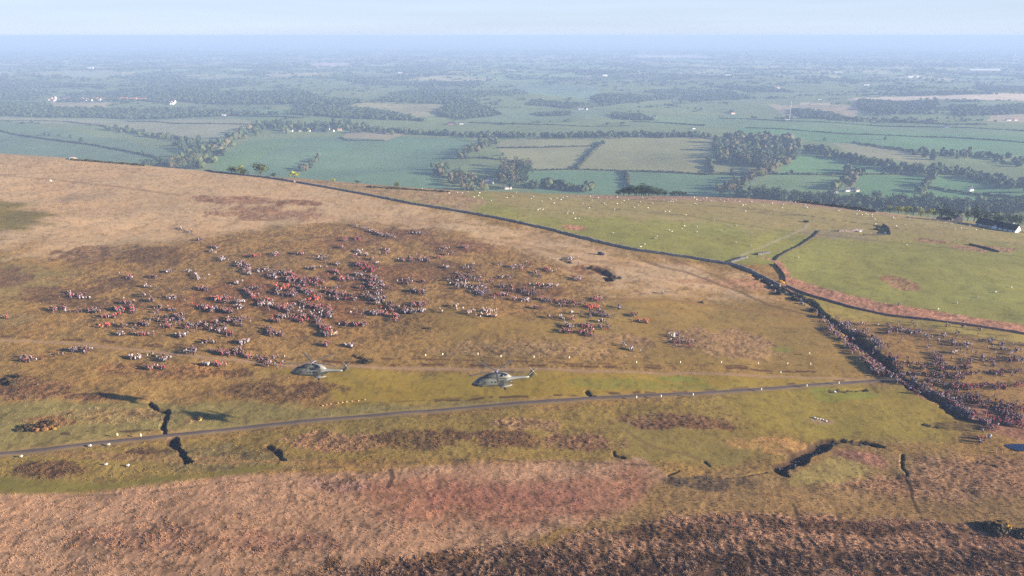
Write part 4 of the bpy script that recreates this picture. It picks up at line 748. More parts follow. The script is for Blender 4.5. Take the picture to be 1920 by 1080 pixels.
GR = {'dark green': L(54,66,34,.9), 'mid green': L(84,92,48,.9), 'brownish': L(100,90,58,.9), 'yellow green': L(142,140,46,.9), 'blue green': L(58,74,46,.9)}
tree_cache = {}
def tree_parts(kind, var, n=150, q=.85):
    key = (kind, var, n)
    if key not in tree_cache:
        rg = np.random.default_rng(abs(hash(kind)) % 1000*0+var*31+len(kind)); V, Fq, cc = leaf_cloud(n, .36, .72, .26, .044*math.sqrt(260/n)*q, GR[kind], rg, 9)
        cm = raw_mesh('crown', V, Fq, cc); cm.materials.append(M_LEAF)
        mb = MB(); mb.tube((0, 0, -.04), (0, 0, .34), .032, .02, 7)
        for k in range(4):
            a = k*1.6+var; mb.tube((0, 0, .26), (.16*math.cos(a), .16*math.sin(a), .5), .014, .006, 5)
        tm = mb.build('trunk', M_BARK); me = tm.data; bpy.data.objects.remove(tm); tree_cache[key] = (cm, me)
    return tree_cache[key]
TREES = []
def tree(x_, y_, h, kind, label, group, name='tree', n=150, wide=1., zz=None):
    zz = float(H(x_, y_)) if zz is None else zz
    r_ = empty(name, (x_, y_, zz-.1), random.uniform(0, 6.28), label=label, cat='tree', group=group); cm, tm = tree_parts(kind, random.randrange(4), n); s_ = (h*wide, h*wide, h)
    link('crown', cm, parent=r_).scale = s_; link('trunk', tm, parent=r_).scale = s_; return r_
cand = []   # px, py, height, kind, place text
def along(pts, step, h, kind, where, jit=2, wide=0):
    d = np.cumsum([0]+[math.hypot(b[0]-a[0], (b[1]-a[1])) for a, b in zip(pts, pts[1:])]); t = 0
    while t < d[-1]:
        a = np.interp(t, d, [p[0] for p in pts]); b = np.interp(t, d, [p[1] for p in pts]); cand.append((a+random.gauss(0, jit), b+random.gauss(0, jit*.35+wide), h*1.25*random.uniform(.7, 1.2), random.choice(kind), where)); t += step*.62*random.uniform(.7, 1.4)
def within(P, n, h, kind, where):
    P = np.array(P, float); k = 0
    while k < n:
        a = random.uniform(P[:, 0].min(), P[:, 0].max()); b = random.uniform(P[:, 1].min(), P[:, 1].max())
        if inside(np.array([a]), np.array([b]), P)[0]: cand.append((a, b, h*random.uniform(.75, 1.2), random.choice(kind), where)); k += 1
D, Mg, Bn, Bl = 'dark green', 'mid green', 'brownish', 'blue green'
within([(1335,266),(1380,256),(1500,264),(1512,282),(1490,300),(1440,316),(1345,306)], 260, 19, [D, Mg, Bl, Bn], 'in the big square wood among the fields')
along([(1470,306),(1420,330),(1355,366)], 5, 14, [Bn, Mg, Bn], 'in the diagonal belt below the big wood', 4, 2)
along([(1512,280),(1600,302),(1690,320),(1745,326)], 5.5, 14, [D, Bl, Mg], 'in the hedge running right from the big wood', 3, 1)
along([(1745,318),(1830,332),(1925,356)], 6, 12, [D, Bl, Mg], 'in the right hand hedge below the scattered trees', 3, 1)
along([(330,312),(380,300),(430,268),(480,244)], 3.4, 15, [Bn, Mg, Bl], 'in the belt climbing from the hill to the village', 7, 3)
along([(330,278),(370,280),(400,276)], 6, 13, [Bl, D], 'in the belt climbing from the hill to the village', 4, 2)
along([(275,316),(300,314),(340,316),(380,314)], 9, 16, [Mg, Bl], 'just over the brow of the straw hill', 3, 1)
along([(820,318),(850,335),(880,352),(910,352)], 4.5, 14, [Bn, Mg, Bl], 'round the small farm behind the pasture', 5, 4)
along([(930,266),(900,276),(875,290),(860,300)], 5, 13, [Bn, Mg, D], 'in the short belt above the small farm', 4, 2)
along([(950,318),(940,340),(975,318),(985,335),(965,350)], 3.6, 17, [Bl, Bn, Mg], 'round the small farm behind the pasture', 5, 4)
along([(1000,350),(1050,354),(1110,356)], 6, 12, [D, Bl, Mg], 'behind the pasture below the teal fields', 4, 2)
along([(690,246),(760,250),(870,256),(1000,256)], 4.6, 12, [D, Bl, Mg], 'in the long tree line across the middle of the valley', 2, .8)
along([(1020,257),(1150,256),(1330,257)], 4.6, 12, [D, Bl, D], 'in the long tree line across the middle of the valley', 2, .8)
along([(480,238),(560,240),(640,236),(690,244)], 3.4, 14, [Bl, D, Mg], 'round the village in the middle left', 3, 3.5)
along([(565,322),(585,308),(600,295)], 5, 10, [Bl, Bn], 'in the short bushy hedge in the large teal field', 2, 1)
along([(1380,372),(1450,374),(1530,382),(1620,388),(1700,388),(1800,392),(1925,396)], 3.2, 14, [D, Bl, D, Mg], 'in the dark wood along the foot of the hill at right', 3, 4)
along([(200,243),(240,246),(300,258),(385,270)], 6.5, 11, [Bl, D, Mg], 'in the hedge crossing the left hand fields', 3, 1.4)
along([(85,252),(95,254),(165,268)], 26, 10, [Bl], 'on the thin hedge of the far left field', 3, .6)
along([(1590,322),(1605,324),(1600,335),(1570,358)], 4.5, 13, [Bn, Bl, Mg], 'round the white houses below the right hand fields', 5, 2)
along([(1752,326),(1740,345),(1718,366)], 5, 13, [D, Bl], 'in the short hedge between two right hand fields', 2, 1)
along([(1720,288),(1800,292),(1860,298),(1920,308)], 8, 12, [Bl, D, Mg], 'among the scattered trees at the right edge', 5, 2.4)
along([(1825,340),(1880,344),(1925,350)], 8, 12, [Bl, Mg], 'among the scattered trees at the right edge', 5, 2)
for a, b in [(1335,322),(1372,324),(1484,326),(1700,322),(1132,270),(270,288),(1546,264),(943,292),(1660,262)]: cand.append((a, b, 10, Bl, 'standing alone in a valley hedge'))
CW = at([c[0] for c in cand], [c[1] for c in cand], lo=1050)
szs = np.array([c[2] for c in cand])/CW[:, 1]; ordr = np.argsort(-szs); keep = set(ordr[:262].tolist())
kindword = {'dark green': 'dark green', 'mid green': 'mid green', 'brownish': 'brown, barely leafing', 'blue green': 'deep green', 'yellow green': 'yellow green'}
# far foliage collected into one mass
ICO_V = None
def ico():
    t = (1+5**.5)/2; v = [(-1,t,0),(1,t,0),(-1,-t,0),(1,-t,0),(0,-1,t),(0,1,t),(0,-1,-t),(0,1,-t),(t,0,-1),(t,0,1),(-t,0,-1),(-t,0,1)]
    f = [(0,11,5),(0,5,1),(0,1,7),(0,7,10),(0,10,11),(1,5,9),(5,11,4),(11,10,2),(10,7,6),(7,1,8),(3,9,4),(3,4,2),(3,2,6),(3,6,8),(3,8,9),(4,9,5),(2,4,11),(6,2,10),(8,6,7),(9,8,1)]
    v = np.array(v)/math.hypot(1, t); return v, np.array(f)
IV, IF = ico()
def sub(V, Fs):
    V = list(map(tuple, V)); c = {}; out = []
    def mid(a, b):
        k = (min(a, b), max(a, b))
        if k not in c: m = (np.array(V[a])+np.array(V[b])); m /= np.linalg.norm(m); V.append(tuple(m)); c[k] = len(V)-1
        return c[k]
    for a, b, d_ in Fs: x1, x2, x3 = mid(a, b), mid(b, d_), mid(d_, a); out += [(a, x1, x3), (b, x2, x1), (d_, x3, x2), (x1, x2, x3)]
    return np.array(V), np.array(out)
IV2, IF2 = sub(IV, IF)
mass = []
def blob_mass(X, Y, Rr, Hh, colr, V0=IV, F0=IF, sd=1):
    rg = np.random.default_rng(sd); n = len(X)
    if n == 0: return None
    jit = rg.uniform(.65, 1.25, (n, len(V0), 1)); V = V0[None]*jit; ang = rg.uniform(0, 6.28, n); c, s = np.cos(ang)[:, None], np.sin(ang)[:, None]
    vx = V[:, :, 0]*c-V[:, :, 1]*s; vy = V[:, :, 0]*s+V[:, :, 1]*c
    Z = H(X, Y); P = np.stack([vx*Rr[:, None]+X[:, None], vy*Rr[:, None]+Y[:, None], (V[:, :, 2]*.5+.48)*Hh[:, None]+Z[:, None]], -1).reshape(-1, 3)
    Fm = (F0[None]+(np.arange(n)*len(V0))[:, None, None]).reshape(-1, 3); f = rg.uniform(.7, 1.3, (n, 1))*(1+.25*(rg.uniform(-1, 1, (n, len(V0)))))
    cc = (colr[:, None, :]*f[:, :, None]).reshape(-1, 3); return P, Fm, cc
def to_mesh(name, parts, m, label=None, kind=None, cat=None):
    parts = [p for p in parts if p is not None]; b = 0; Fs = []
    for P, Fm, c in parts: Fs.append(Fm+b); b += len(P)
    o = link(name, raw_mesh(name, np.concatenate([p[0] for p in parts]), np.concatenate(Fs), np.concatenate([p[2] for p in parts])), m); tag(o, label, cat, None, kind); return o
fx, fy, fr, fh, fc = [], [], [], [], []
for i, (a, b, h, kd, wh) in enumerate(cand):
    if i in keep: tree(CW[i, 0], CW[i, 1], h, kd, f'{kindword[kd]} broadleaf tree {wh}', f'trees {wh}', n=170, wide=1.3)
    else: fx.append(CW[i, 0]); fy.append(CW[i, 1]); fr.append(h*.46); fh.append(h*.95); fc.append(GR[kd])
parts = [blob_mass(np.array(fx), np.array(fy), np.array(fr), np.array(fh), np.array(fc), IV2, IF2, 4)]
# named woods further out and hedges between far fields
rg = np.random.default_rng(11)
for P, h in WW:
    ar = .5*abs(np.dot(P[:, 0], np.roll(P[:, 1], 1))-np.dot(P[:, 1], np.roll(P[:, 0], 1))); ym = P[:, 1].mean(); sz = max(h, ym*.0045); n = int(min(1500, ar/(sz*sz*1.1)))
    X = rg.uniform(P[:, 0].min(), P[:, 0].max(), n*3); Y = rg.uniform(P[:, 1].min(), P[:, 1].max(), n*3); k = inside(X, Y, P) & (fbm(X/150, Y/150, 8, 3) > -.45); X, Y = X[k][:n], Y[k][:n]
    parts.append(blob_mass(X, Y, np.full(len(X), sz*.6), h*rg.uniform(.7, 1.2, len(X)), np.tile(L(66,80,46,.8), (len(X), 1))*rg.uniform(.7, 1.2, (len(X), 1)), sd=int(ym)))
for y0, y1, n, sz in ((2500, 4500, 150000, 5.5), (4500, 8000, 200000, 10), (8000, 15000, 220000, 18)):
    Y = np.sqrt(rg.uniform(y0**2, y1**2, n)); X = Y*rg.uniform(-.78, .78, n); idc, ed = voro(X, Y, 230., 200)
    wood = fbm(X/420, Y/420, 55, 4)
    exp_ = np.zeros(len(X), bool)
    for P, c in FW[1:]: exp_ |= inside(X, Y, P)
    k = (((ed < sz*.5) & ~exp_) & (fbm(X/140, Y/140, 18, 2) > -.05)) | ((wood > .24) & ~exp_ & (rg.uniform(0, 1, n) < .10*230*230/(y1-y0)*.05)); X, Y = X[k], Y[k]
    r0 = sz*rg.uniform(.5, 1.3, len(X)); parts.append(blob_mass(X, Y, r0*1.3, np.minimum(r0*1.5, 14)*rg.uniform(.6, 1.2, len(X)), np.tile(L(64,80,46,.8), (len(X), 1)), sd=int(y0)))
# near hedges, each a thing
def hedge(px, h, wd, label, col=L(70,74,42,.8), lo=1050, step=None, name='hedgerow', cat='hedge'):
    P = at([p[0] for p in px], [p[1] for p in px], lo=lo)[:, :2]; Q = resample(P, step or wd*.55); X = Q[:, 0]+rg.normal(0, wd*.12, len(Q)); Y = Q[:, 1]+rg.normal(0, wd*.12, len(Q)); s_ = rg.uniform(.6, 1.25, len(Q))*(1+.3*fbm(X/40, Y/40, 3, 2))
    o = to_mesh(name, [blob_mass(X, Y, wd*.6*s_, h*s_*1.1, np.tile(col, (len(X), 1)), IV2 if lo < 1000 else IV, IF2 if lo < 1000 else IF, sd=len(Q))], M_LEAF, label, None, cat); return o
for px, h, wd, lb in [
 ([(-60,238),(0,245),(90,262),(180,273),(240,284),(300,298)],4,6,'thin dark hedge crossing the two teal fields at far left'),
 ([(0,226),(120,228),(200,238),(300,256)],3,6,'thin hedge along the top of the far left teal field'),
 ([(640,258),(652,264),(722,264)],3,5,'low hedge under the small beige field corner'),
 ([(932,278),(1020,277),(1110,274)],4,6,'low hedge across the upper part of the beige field'),
 ([(1130,267),(1112,284),(1095,302),(1080,318)],6,9,'thick hedge slanting between the two beige fields'),
 ([(985,320),(1080,318),(1172,321),(1330,328)],4,6,'long low hedge below the beige fields'),
 ([(1174,322),(1177,340),(1182,358)],6,9,'short upright hedge above the dark green thicket'),
 ([(1328,300),(1332,314),(1335,327)],6,9,'short upright hedge left of the square wood'),
 ([(1335,327),(1440,327),(1540,328),(1640,327),(1740,327)],4,7,'long low hedge under the square wood'),
 ([(1600,268),(1650,276),(1720,286)],5,8,'thin hedge right of the square wood'),
 ([(860,298),(900,296),(935,300)],5,8,'small dark hedge above the small farm'),
 ([(1740,352),(1830,366),(1925,372)],5,8,'hedge along the bottom of the right hand field'),
 ([(1400,240),(1600,252),(1780,258),(1925,268)],3,7,'long thin hedge across the pale band of fields at right'),
 ([(600,216),(560,222),(430,216)],4,9,'thin hedge above the village'),
 ([(1350,222),(1500,228),(1700,238),(1925,246)],3,8,'faint hedge under the tall mast'),
 ([(0,212),(200,214),(420,214)],4,9,'dark hedge line above the pale field at left'),
 ([(240,228),(330,232),(480,234)],3,7,'low hedge through the pale fields at left'),
 ([(1190,228),(1260,232),(1320,236)],4,9,'dark hedge right of the white cottages'),
 ([(880,230),(1000,234),(1180,236)],3,8,'faint hedge behind the long tree line'),
 ([(1670,228),(1780,234),(1850,234)],5,9,'hedge left of the white house at the right edge'),
 ]: hedge(px, h, wd, lb)
to_mesh('woodland', parts, M_LEAF, 'far off woods and hedges fading into blue haze across the plain', 'stuff', 'woodland')
# bushes and trees along the brow of the moor
def bush(px, py, h, rw, kind, label, lo=90., n=260, sink=.3, name='bush', cat='bush', z0=None):
    p = at(px, py, lo=lo)[0]; rg_ = np.random.default_rng(int(px+py)); col_ = GR[kind] if isinstance(kind, str) else kind
    V, Fq, cc = leaf_cloud(n, rw, h, 0, max(.12, rw*.16), col_, rg_, 7); V[:, 2] = np.maximum(V[:, 2], -.2)
    me = raw_mesh(name, V, Fq, cc); o = link(name, me, M_LEAF); zz = float(H(p[0], p[1]))-float(gully(p[:1], p[1:2])[0][0])*.3; o.location = (p[0], p[1], zz-sink if z0 is None else z0); return tag(o, label, cat)
def crest_point(px, back):
    a = np.interp(px, [c[0] for c in CR], [c[1] for c in CR]); X, Y, Z = rays(px, a); uu = X/Y; yy = CAMZ/(np.interp(uu, CU, CM)-.04*uu)+DEL/2*0+back; return uu*yy, yy
def crest_tree(px, top, back, kind, label, group=None, wide=1., n=900, name='tree'):
    """a tree standing beyond the brow whose top reaches the photo row TOP"""
    x_, y_ = crest_point(px, back); a, b, c = rays(px, top); zt = CAMZ+c/b*y_; z0 = float(H(x_, y_)); return tree(x_, y_, max(2., (zt-z0)/.86), kind, label, group, name, n, wide, z0)
YG = 'yellow green'; GR[YG] = L(150,148,52)
for k, (a, t, bk, kd, wd) in enumerate([(1655,392,40,Mg,1.3),(1668,388,45,YG,1.3),(1684,386,45,YG,1.3),(1698,388,50,YG,1.2),(1712,390,45,Mg,1.3),(1726,392,50,YG,1.2),(1740,392,45,YG,1.3),(1752,396,40,Mg,1.2),(1764,392,60,D,1.2),(1776,388,60,D,1.2),(1788,392,60,D,1.2),(1814,396,50,Mg,1.1),(1826,388,55,Mg,1.1),(1836,396,50,D,1.2),(1640,398,40,D,1.2),(1852,398,80,D,1.3),(1870,400,80,Mg,1.3),(1890,402,80,D,1.3),(1908,404,80,Mg,1.3),(1800,404,70,Bn,1.2)]):
    crest_tree(a, t, bk, kd, f'{kindword[kd].replace("barely leafing","")} tree on the farm brow, {["first","second","third","fourth","fifth","sixth","seventh","eighth","ninth","tenth","eleventh","twelfth","thirteenth","fourteenth"][k] if k<14 else ["left end","behind the barn roof left","behind the barn roof middle","behind the barn roof right","behind the barn gable","beside the small gabled cottage"][k-14]} {"from the left" if k<14 else ""}', 'trees on the brow by the farm', wd)
for a, t, kd, lb in [(435,312,Mg,'round green hawthorn on the brow, left of the yellow one'),(452,314,YG,'yellow green bush on the brow between two green ones'),(458,318,YG,'low yellow bush tucked beside the taller yellow bush'),(489,308,Mg,'tallest round green tree on the brow, with yellow lit side'),(553,321,YG,'yellow gorse bush on the brow right of the round tree'),(625,335,YG,'low yellow bush on the brow beside the tan bracken'),(415,322,D,'small dark bush at the left end of the brow bushes'),(513,325,D,'small dark bush right of the tallest round tree'),(745,342,Mg,'bright green low bush above the pasture brow'),(670,338,D,'dark low bush on the brow above the wall')]:
    crest_tree(a, t, 12, kd, lb, None, 1.6, 260)
for k in range(9): crest_tree(1158+k*11+random.uniform(-3, 3), 347+abs(k-4)**1.7*.95, 45+random.uniform(-8, 8), random.choice([D, D, Mg]), 'dark green tree in the rounded thicket just over the pasture brow', 'trees of the rounded thicket', 1.6, 900)
for k in range(4): crest_tree(1258+k*8, 358+abs(k-1.5)*1.5, 45, D, 'dark low tree right of the rounded thicket', 'low trees right of the thicket', 1.7, 260)
for k in range(7): crest_tree(1180+k*9, 352+abs(k-3)**1.7*.9, 30+random.uniform(-4, 4), D, 'dark green tree at the front of the rounded thicket', 'trees at the front of the thicket', 1.9, 900)
for a, b, l in [([(135,299),(200,304),(270,310)],1.6,'dark low hedge on the straw brow at far left'),([(690,350),(760,354),(840,359)],1.3,'rough low hedge along the brow between bracken and valley'),([(1490,378),(1560,386),(1640,397)],2.4,'dark low hedge along the right part of the pasture brow')]:
    hedge([(q[0], q[1]+1.2) for q in a], b, 3.2, l, L(70,66,38,.8), 90., 1.6)
YEL = L(214,168,52); DBR = L(70,58,36)
bush(1463,529,1.8,1.9,YEL,'bright yellow flowering gorse bush at the wall corner above the ravine')
bush(1888,990,1.3,1.5,YEL,'bright yellow flowering gorse clump on the large dark bush at lower right')
bush(1870,994,1.6,3.6,DBR,'large dark gorse bush at lower right under the yellow clump'); bush(1845,990,1.2,2.2,DBR,'dark gorse bush at the left end of the lower right clump'); bush(1905,1000,1.2,2.6,DBR,'dark gorse bush at the right end of the lower right clump')
bush(101,803,1.2,1.3,L(150,116,60),'orange yellow gorse bush among dark clumps at lower left'); bush(64,800,1.0,1.2,L(150,124,62),'dull yellow gorse bush left of the orange one'); bush(82,804,1.8,2.2,L(120,84,50),'brown gorse bush between the two yellow ones'); bush(50,805,1.3,1.8,DBR,'small dark gorse bush at the left end of the gorse group'); bush(92,796,1.6,1.6,DBR,'dark gorse bush behind the orange yellow one')
bush(374,786,1.2,1.3,L(158,134,72),'pale round bush just below the right helicopter shadow')
bush(8,715,1.5,2,DBR,'dark bush at the left edge above the heather'); bush(24,720,1.4,1.8,DBR,'dark bush right of the one at the left edge'); bush(30,708,1.2,1.6,DBR,'small dark bush behind its neighbours at the left edge')
bush(1643,431,2.4,2.0,DBR,'dark brown bush standing in the ruined sheepfold'); bush(1148,523,1.8,2.6,DBR,'black bush filling the end of the hollow on the slope'); bush(1513,417,1.6,1.8,DBR,'tiny dark bush at the top of the pale pasture path')
bush(690,680,1.4,2.2,DBR,'dark bush where the upper track passes the left helicopter'); bush(803,616,1.0,1.3,DBR,'lone dark bush below the red group in mid crowd'); bush(1315,568,1.0,1.2,DBR,'lone dark tuft on the bare slope right of the crowd')
for k, (a, b) in enumerate([(1425,524),(1436,530),(1448,536),(1452,542),(1470,546),(1486,552),(1500,560),(1512,566),(1528,584),(1540,596),(1492,562),(1460,552)]):
    bush(a, b, 2.0, 2.6, L(40,44,40,.9) if k % 2 else DBR, 'dark thorn bush crowding the ravine below the long wall', n=200)['group'] = 'thorn bushes in the ravine'
# ------------------------------------------------------------------ buildings
M_WALL = attr_mat('render', .85, .8, .06); M_ROOF = attr_mat('slate', .7, 1.2, .2)
def house(px, py, ln, wd, h, rise, rz, wall, roof, label, group=None, lo=1050., name='house', win=True, chim=True, porch=False, zl=None, scale=1.):
    if zl is None: p = at(px, py, lo=lo)[0]; x_, y_, z_ = p[0], p[1], float(H(p[0], p[1]))
    else: x_, y_, z_ = zl
    r_ = empty(name, (x_, y_, z_-.3), rz, label=label, cat='house' if name == 'house' else name.replace('_', ' '), group=group); hx, hy = ln/2, wd/2
    m = MB(); V = [(-hx,-hy,0),(hx,-hy,0),(hx,hy,0),(-hx,hy,0),(-hx,-hy,h),(hx,-hy,h),(hx,hy,h),(-hx,hy,h),(-hx,0,h+rise),(hx,0,h+rise)]
    m.add(V, [(0,1,5,4),(2,3,7,6),(1,2,6,9,5),(3,0,4,8,7),(3,2,1,0)], wall); m.build('wall', M_WALL, r_)
    e = .35; t = .18; m = MB()
    for s_ in (-1, 1):
        k = rise/hy; V = [(-hx-e, s_*(hy+e), h-e*k+.03), (hx+e, s_*(hy+e), h-e*k+.03), (hx+e, 0, h+rise+.03), (-hx-e, 0, h+rise+.03)]; V += [(a, b, c+t) for a, b, c in V]
        m.add(V, [(3,2,1,0),(4,5,6,7),(0,1,5,4),(1,2,6,5),(2,3,7,6),(3,0,4,7)], roof)
    rf = m.build('roof', M_ROOF, r_)
    if chim: m = MB(); m.box((hx*.7, 0, h+rise+.5), (.9, .7, 1.5), 0, wall*.8); m.box((hx*.7, 0, h+rise+1.3), (1.0, .8, .12), 0, roof); m.build('chimney', M_WALL, rf)
    if win:
        nw = max(2, int(ln/3.5))
        for k in range(nw):
            a = -hx+(k+.5)*ln/nw; m = MB(); m.box((a, -hy-.02, h*.55), (1.0, .08, min(1.2, h*.45)), 0, L(36,40,48)); m.build('window', M_GLASS, r_)
    return r_
WHT, CRM, SLT, ORG = L(246,244,240,.85), L(224,208,180,.85), L(84,84,92), L(190,120,84)
x_, y_ = crest_point(1872, -14); z_ = float(H(x_, y_)); HB = (x_, y_, z_)
r_ = house(0, 0, 31, 8.5, 2.5, 3.8, math.radians(-58), WHT, L(42,38,42), 'long white gabled barn with a dark slate roof at the right edge of the pasture', name='barn', chim=True, zl=HB)
m = MB(); V = [(-1.6,-6.2,0),(1.6,-6.2,0),(1.6,-3.7,0),(-1.6,-3.7,0),(-1.6,-6.2,2.0),(1.6,-6.2,2.0),(1.6,-3.7,2.0),(-1.6,-3.7,2.0),(0,-6.2,3.6),(0,-3.2,3.6)]
m.add(V, [(0,1,5,8,4),(1,2,6,5),(3,0,4,7),(2,3,7,9,6),(3,2,1,0),(4,8,9,7),(8,5,6,9)], WHT); m.build('porch', M_WALL, r_)
x_, y_ = crest_point(1797, 6); house(0, 0, 8, 6, 3.0, 3.0, math.radians(60), L(206,180,160), L(60,52,52), 'small gabled cottage half hidden by trees left of the barn', zl=(x_, y_, float(H(x_, y_))))
x_, y_ = crest_point(1770, 4); house(0, 0, 10, 5, 1.6, 1.8, math.radians(-10), L(80,66,60), L(44,38,38), 'low dark shed under the trees beside the small gabled cottage', name='shed', zl=(x_, y_, float(H(x_, y_))), chim=False)
hs = [(420,217,16,9,5,3,.3,WHT,SLT,'white house alone among hedges above the village'),(590,204,14,9,5,3,-.4,WHT,SLT,'left white house of the pair above the village tree tops'),(622,201,22,9,5,3,.2,WHT,ORG,'long white house with orange roof right of the pair above the village'),(609,240,9,7,4,3,.2,WHT,SLT,'tiny white house in the middle of the village trees'),
 (865,233,14,8,4,3,.2,WHT,SLT,'white farmhouse just above the long tree line'),(846,233,26,11,4,4,.2,L(150,120,110),L(70,60,66),'dark barn with lit end beside the white farmhouse on the tree line'),(1090,205,26,9,4,3,.1,WHT,SLT,'low white house left of its neighbour, above the tree line'),(1098,206,12,9,5,3,-.5,WHT,SLT,'small white cottage right of the low white house'),
 (1206,221,20,9,4,3,.4,CRM,SLT,'cream cottage in the trees right of centre'),(1227,220,14,9,5,3,-.2,WHT,SLT,'white cottage right of the cream cottage'),(1300,242,10,7,4,3,.3,WHT,SLT,'small white house in the tree line left of the square wood'),(1374,214,16,9,5,3,.2,WHT,ORG,'white house left of the tall mast'),(1474,226,12,8,5,3,.1,WHT,SLT,'small white house at the foot of the tall mast'),
 (1819,358,10,7,4.5,3,.3,WHT,SLT,'white house among the scattered trees at right'),(1890,226,18,9,4,3,.2,WHT,SLT,'long white house near the right edge'),(1903,226,12,9,4,3,.2,WHT,ORG,'white house with orange roof at the right edge'),(1775,239,12,8,5,3,-.2,WHT,SLT,'lone white house in the right hand fields'),
 (1588,359,9,6,4,2.5,.2,WHT,SLT,'left of three small white houses below the right hand fields'),(1598,358,9,6,4,2.5,-.3,WHT,SLT,'middle of three small white houses below the right hand fields'),(1606,359,9,6,4,2.5,.5,CRM,SLT,'right of three small houses below the right hand fields'),(1566,362,8,6,4,2.5,.1,WHT,SLT,'small white house left of the group of three'),
 (918,344,16,9,4,4,-.3,L(226,216,206),L(170,160,160),'pale roofed farm building in the hollow behind the pasture'),(952,354,14,9,4,3,.3,L(226,216,206),L(160,150,150),'pale farmhouse in trees just over the pasture brow'),(1134,143,34,18,7,5,.2,WHT,WHT,'white shed alone on the hazy plain right of centre'),(750,137,34,18,7,5,.2,WHT,SLT,'far white farm left of the centre of the hazy plain'),
 (806,141,34,20,8,6,0,WHT,SLT,'far white farm just below its hazy neighbours'),(798,137,30,18,7,5,.4,WHT,SLT,'far white farm behind its hazy neighbour'),(748,160,26,12,6,4,0,WHT,SLT,'white house on the dark hazy tree line left of centre'),(784,163,24,12,6,4,0,CRM,SLT,'cream house right of the one on the dark hazy tree line'),
 (1364,143,36,18,7,5,.2,WHT,WHT,'white shed alone on the hazy plain above the mast'),(1458,166,22,12,6,4,.2,WHT,ORG,'orange roofed white house above the mast'),(1624,160,34,14,7,5,.1,WHT,SLT,'pale house high on the plain at right'),(1642,176,18,10,6,4,.1,WHT,SLT,'small white house above the cream field'),
 (1706,146,40,18,8,6,.1,WHT,WHT,'left of two white sheds on the hazy plain at right'),(1722,146,40,18,8,6,.1,WHT,WHT,'right of two white sheds on the hazy plain at right'),(1826,132,90,30,9,5,.05,WHT,WHT,'left long white shed of the far row of three'),(1845,132,80,30,9,5,.05,WHT,WHT,'middle long white shed of the far row of three'),(1864,132,90,30,9,5,.05,WHT,WHT,'right long white shed of the far row of three'),
 (704,190,16,10,5,3,.1,WHT,SLT,'small white house above the olive field'),(358,83,150,60,22,10,.1,WHT,WHT,'large white works far out in the haze'),(1536,187,16,9,5,3,0,WHT,SLT,'small white house beside the pale stubble'),(170,129,50,24,9,6,0,WHT,WHT,'tiny white shed high on the hazy plain at left'),(1572,138,60,26,9,6,0,CRM,CRM,'pale shed far right of centre in the haze')]
for h_ in hs: house(*h_[:10], chim=h_[1] > 200)
RS = random.Random(5)
def town(x0, x1, y0, y1, n, roofs, where, big=1.):
    for k in range(n):
        a = RS.uniform(x0, x1); b = RS.uniform(y0, y1); rf = RS.choice(roofs); wl_ = RS.choice([WHT, WHT, CRM])
        house(a, b, RS.uniform(12, 24)*big, RS.uniform(8, 12)*big, RS.uniform(5, 7)*big, 3.5*big, RS.uniform(-.5, .5), wl_, rf, f"{'white' if wl_ is WHT else 'cream'} house with {'orange' if rf is ORG else 'slate'} roof {where}", f'houses {where}', chim=False)
town(94, 128, 184, 190, 9, [SLT, ORG, SLT], 'at the left end of the hazy town'); town(128, 200, 184, 191, 15, [SLT, ORG], 'in the middle of the hazy town'); town(300, 326, 191, 196, 7, [SLT, SLT, ORG], 'at the right end of the hazy town')
for k in range(3): house(232+k*18, 187+k*.6, 34, 16, 7, 5, .05, L(226,180,150,.85), ORG, f"long orange roofed building of the hazy town, {['left','middle','right'][k]} of three", 'long orange roofed buildings', chim=False)
town(500, 640, 243, 247, 14, [SLT, ORG, SLT], 'among the village trees', .7)
# far mast
p = at(1480, 226, lo=1050)[0]; r_ = empty('radio_mast', (p[0], p[1], float(H(p[0], p[1]))), label='tall thin white radio mast standing in the fields right of centre', cat='mast')
m = MB(); hh = 62
for k in range(3):
    a = 2*PI*k/3; m.tube((1.1*math.cos(a), 1.1*math.sin(a), 0), (.7*math.cos(a), .7*math.sin(a), hh), .28, .25, 6, L(230,224,216))
    for j in range(16):
        b = 2*PI*(k+1)/3; z0, z1 = j*hh/16, (j+1)*hh/16; m.tube((1.0*math.cos(a), 1.0*math.sin(a), z0), (1.0*math.cos(b), 1.0*math.sin(b), z1), .12, .12, 4, L(230,224,216))
m.build('lattice', M_PAINT, r_); m = MB(); m.tube((0, 0, hh), (0, 0, hh+5), .35, .2, 8, L(230,224,216)); m.build('antenna', M_PAINT, r_)
for k in range(2): m = MB(); m.tube((.9, 0, hh*.8-k*5), (1.9, 0, hh*.8-k*5), 1.1, .9, 12, L(236,236,236)); m.build('dish', M_PAINT, r_)
# far wind turbine on the right of the plain
p = at(1900, 118, lo=1050)[0]; hT = 70; r_ = empty('wind_turbine', (p[0], p[1], float(H(p[0], p[1]))), label='tiny white wind turbine far out on the hazy plain at right', cat='wind turbine')
m = MB(); m.tube((0, 0, 0), (0, 0, hT), 3, 1.8, 12, L(246,246,246)); m.build('tower', M_PAINT, r_); m = MB(); m.box((0, -2, hT+1), (4, 9, 4), 0, L(246,246,246), top=.9); nc = m.build('nacelle', M_PAINT, r_)
for k in range(3): a = PI/2+k*2*PI/3; m = MB(); m.tube((0, -7, hT+1), (36*math.cos(a), -7, hT+1+36*math.sin(a)), 2.2, .6, 6, L(246,246,246)); m.build('blade', M_PAINT, nc)
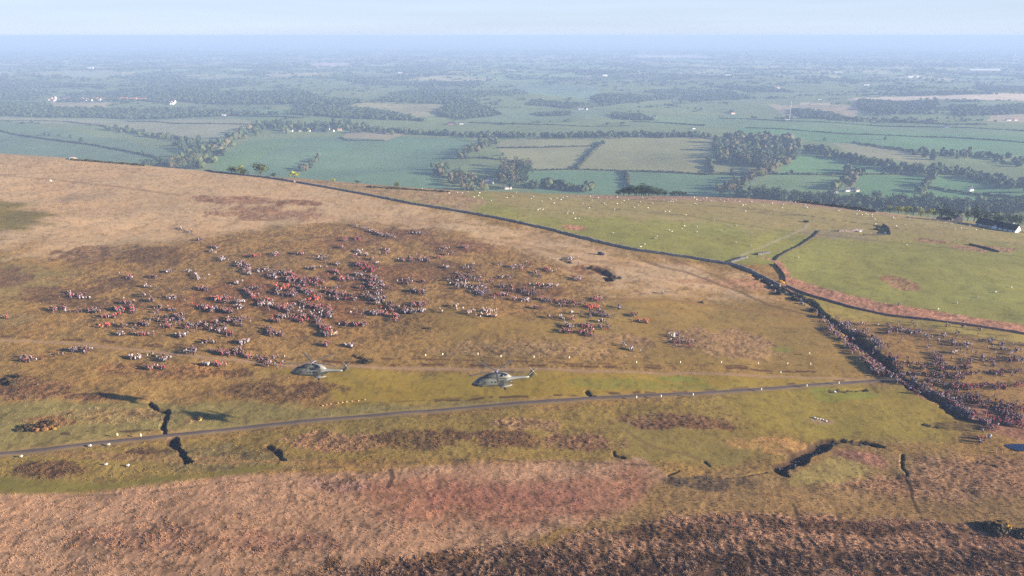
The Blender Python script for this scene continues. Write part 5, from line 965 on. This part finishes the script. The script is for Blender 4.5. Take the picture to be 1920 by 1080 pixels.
# ------------------------------------------------------------------ moor grass: tufts standing out of the rough ground
NT = 520000
Yt = 1/np.sqrt(rng.uniform(1/620.**2, 1/150.**2, NT)); Xt = Yt*rng.uniform(-.88, .88, NT)
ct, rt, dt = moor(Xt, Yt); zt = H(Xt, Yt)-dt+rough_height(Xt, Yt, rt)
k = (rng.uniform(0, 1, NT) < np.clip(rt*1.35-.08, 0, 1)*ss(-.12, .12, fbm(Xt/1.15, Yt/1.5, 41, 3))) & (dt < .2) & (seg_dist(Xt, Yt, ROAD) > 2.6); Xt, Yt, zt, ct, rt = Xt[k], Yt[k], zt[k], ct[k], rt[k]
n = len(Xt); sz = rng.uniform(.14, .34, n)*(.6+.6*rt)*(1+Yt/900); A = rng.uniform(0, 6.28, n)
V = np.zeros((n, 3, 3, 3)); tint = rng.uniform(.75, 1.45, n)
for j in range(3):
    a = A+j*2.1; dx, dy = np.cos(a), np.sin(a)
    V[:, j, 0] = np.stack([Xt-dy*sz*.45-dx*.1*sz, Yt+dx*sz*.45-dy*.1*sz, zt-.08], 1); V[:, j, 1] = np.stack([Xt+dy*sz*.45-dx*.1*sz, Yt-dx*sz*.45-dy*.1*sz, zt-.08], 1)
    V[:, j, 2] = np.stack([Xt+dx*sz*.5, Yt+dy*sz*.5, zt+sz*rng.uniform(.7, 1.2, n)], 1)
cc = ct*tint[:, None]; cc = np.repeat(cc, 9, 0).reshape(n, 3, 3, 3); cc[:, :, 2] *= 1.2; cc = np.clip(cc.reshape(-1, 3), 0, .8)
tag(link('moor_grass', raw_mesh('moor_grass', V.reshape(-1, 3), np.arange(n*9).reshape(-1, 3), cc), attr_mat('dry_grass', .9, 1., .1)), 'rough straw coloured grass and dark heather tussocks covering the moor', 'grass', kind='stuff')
print('tufts', n)
# ------------------------------------------------------------------ haze over the whole plain
top = CAMZ+6; V = [(a, b, c) for c in (-270, top) for a, b in ((-112000, -400), (112000, -400), (112000, 46500), (-112000, 46500))]
me = bpy.data.meshes.new('haze'); me.from_pydata(V, [], [(3,2,1,0),(4,5,6,7),(0,1,5,4),(1,2,6,5),(2,3,7,6),(3,0,4,7)]); me.update()
m = bpy.data.materials.new('haze'); m.use_nodes = True; nt = m.node_tree; nt.nodes.remove(nt.nodes['Principled BSDF']); pv = nt.nodes.new('ShaderNodeVolumePrincipled')
pv.inputs['Color'].default_value = (*HAZE_COL, 1); pv.inputs['Density'].default_value = HAZE_D; pv.inputs['Anisotropy'].default_value = 0.0
nt.links.new(pv.outputs[0], nt.nodes['Material Output'].inputs['Volume']); m.cycles.homogeneous_volume = True
tag(link('haze', me, m), 'pale blue haze lying over the plain', 'haze', kind='stuff')
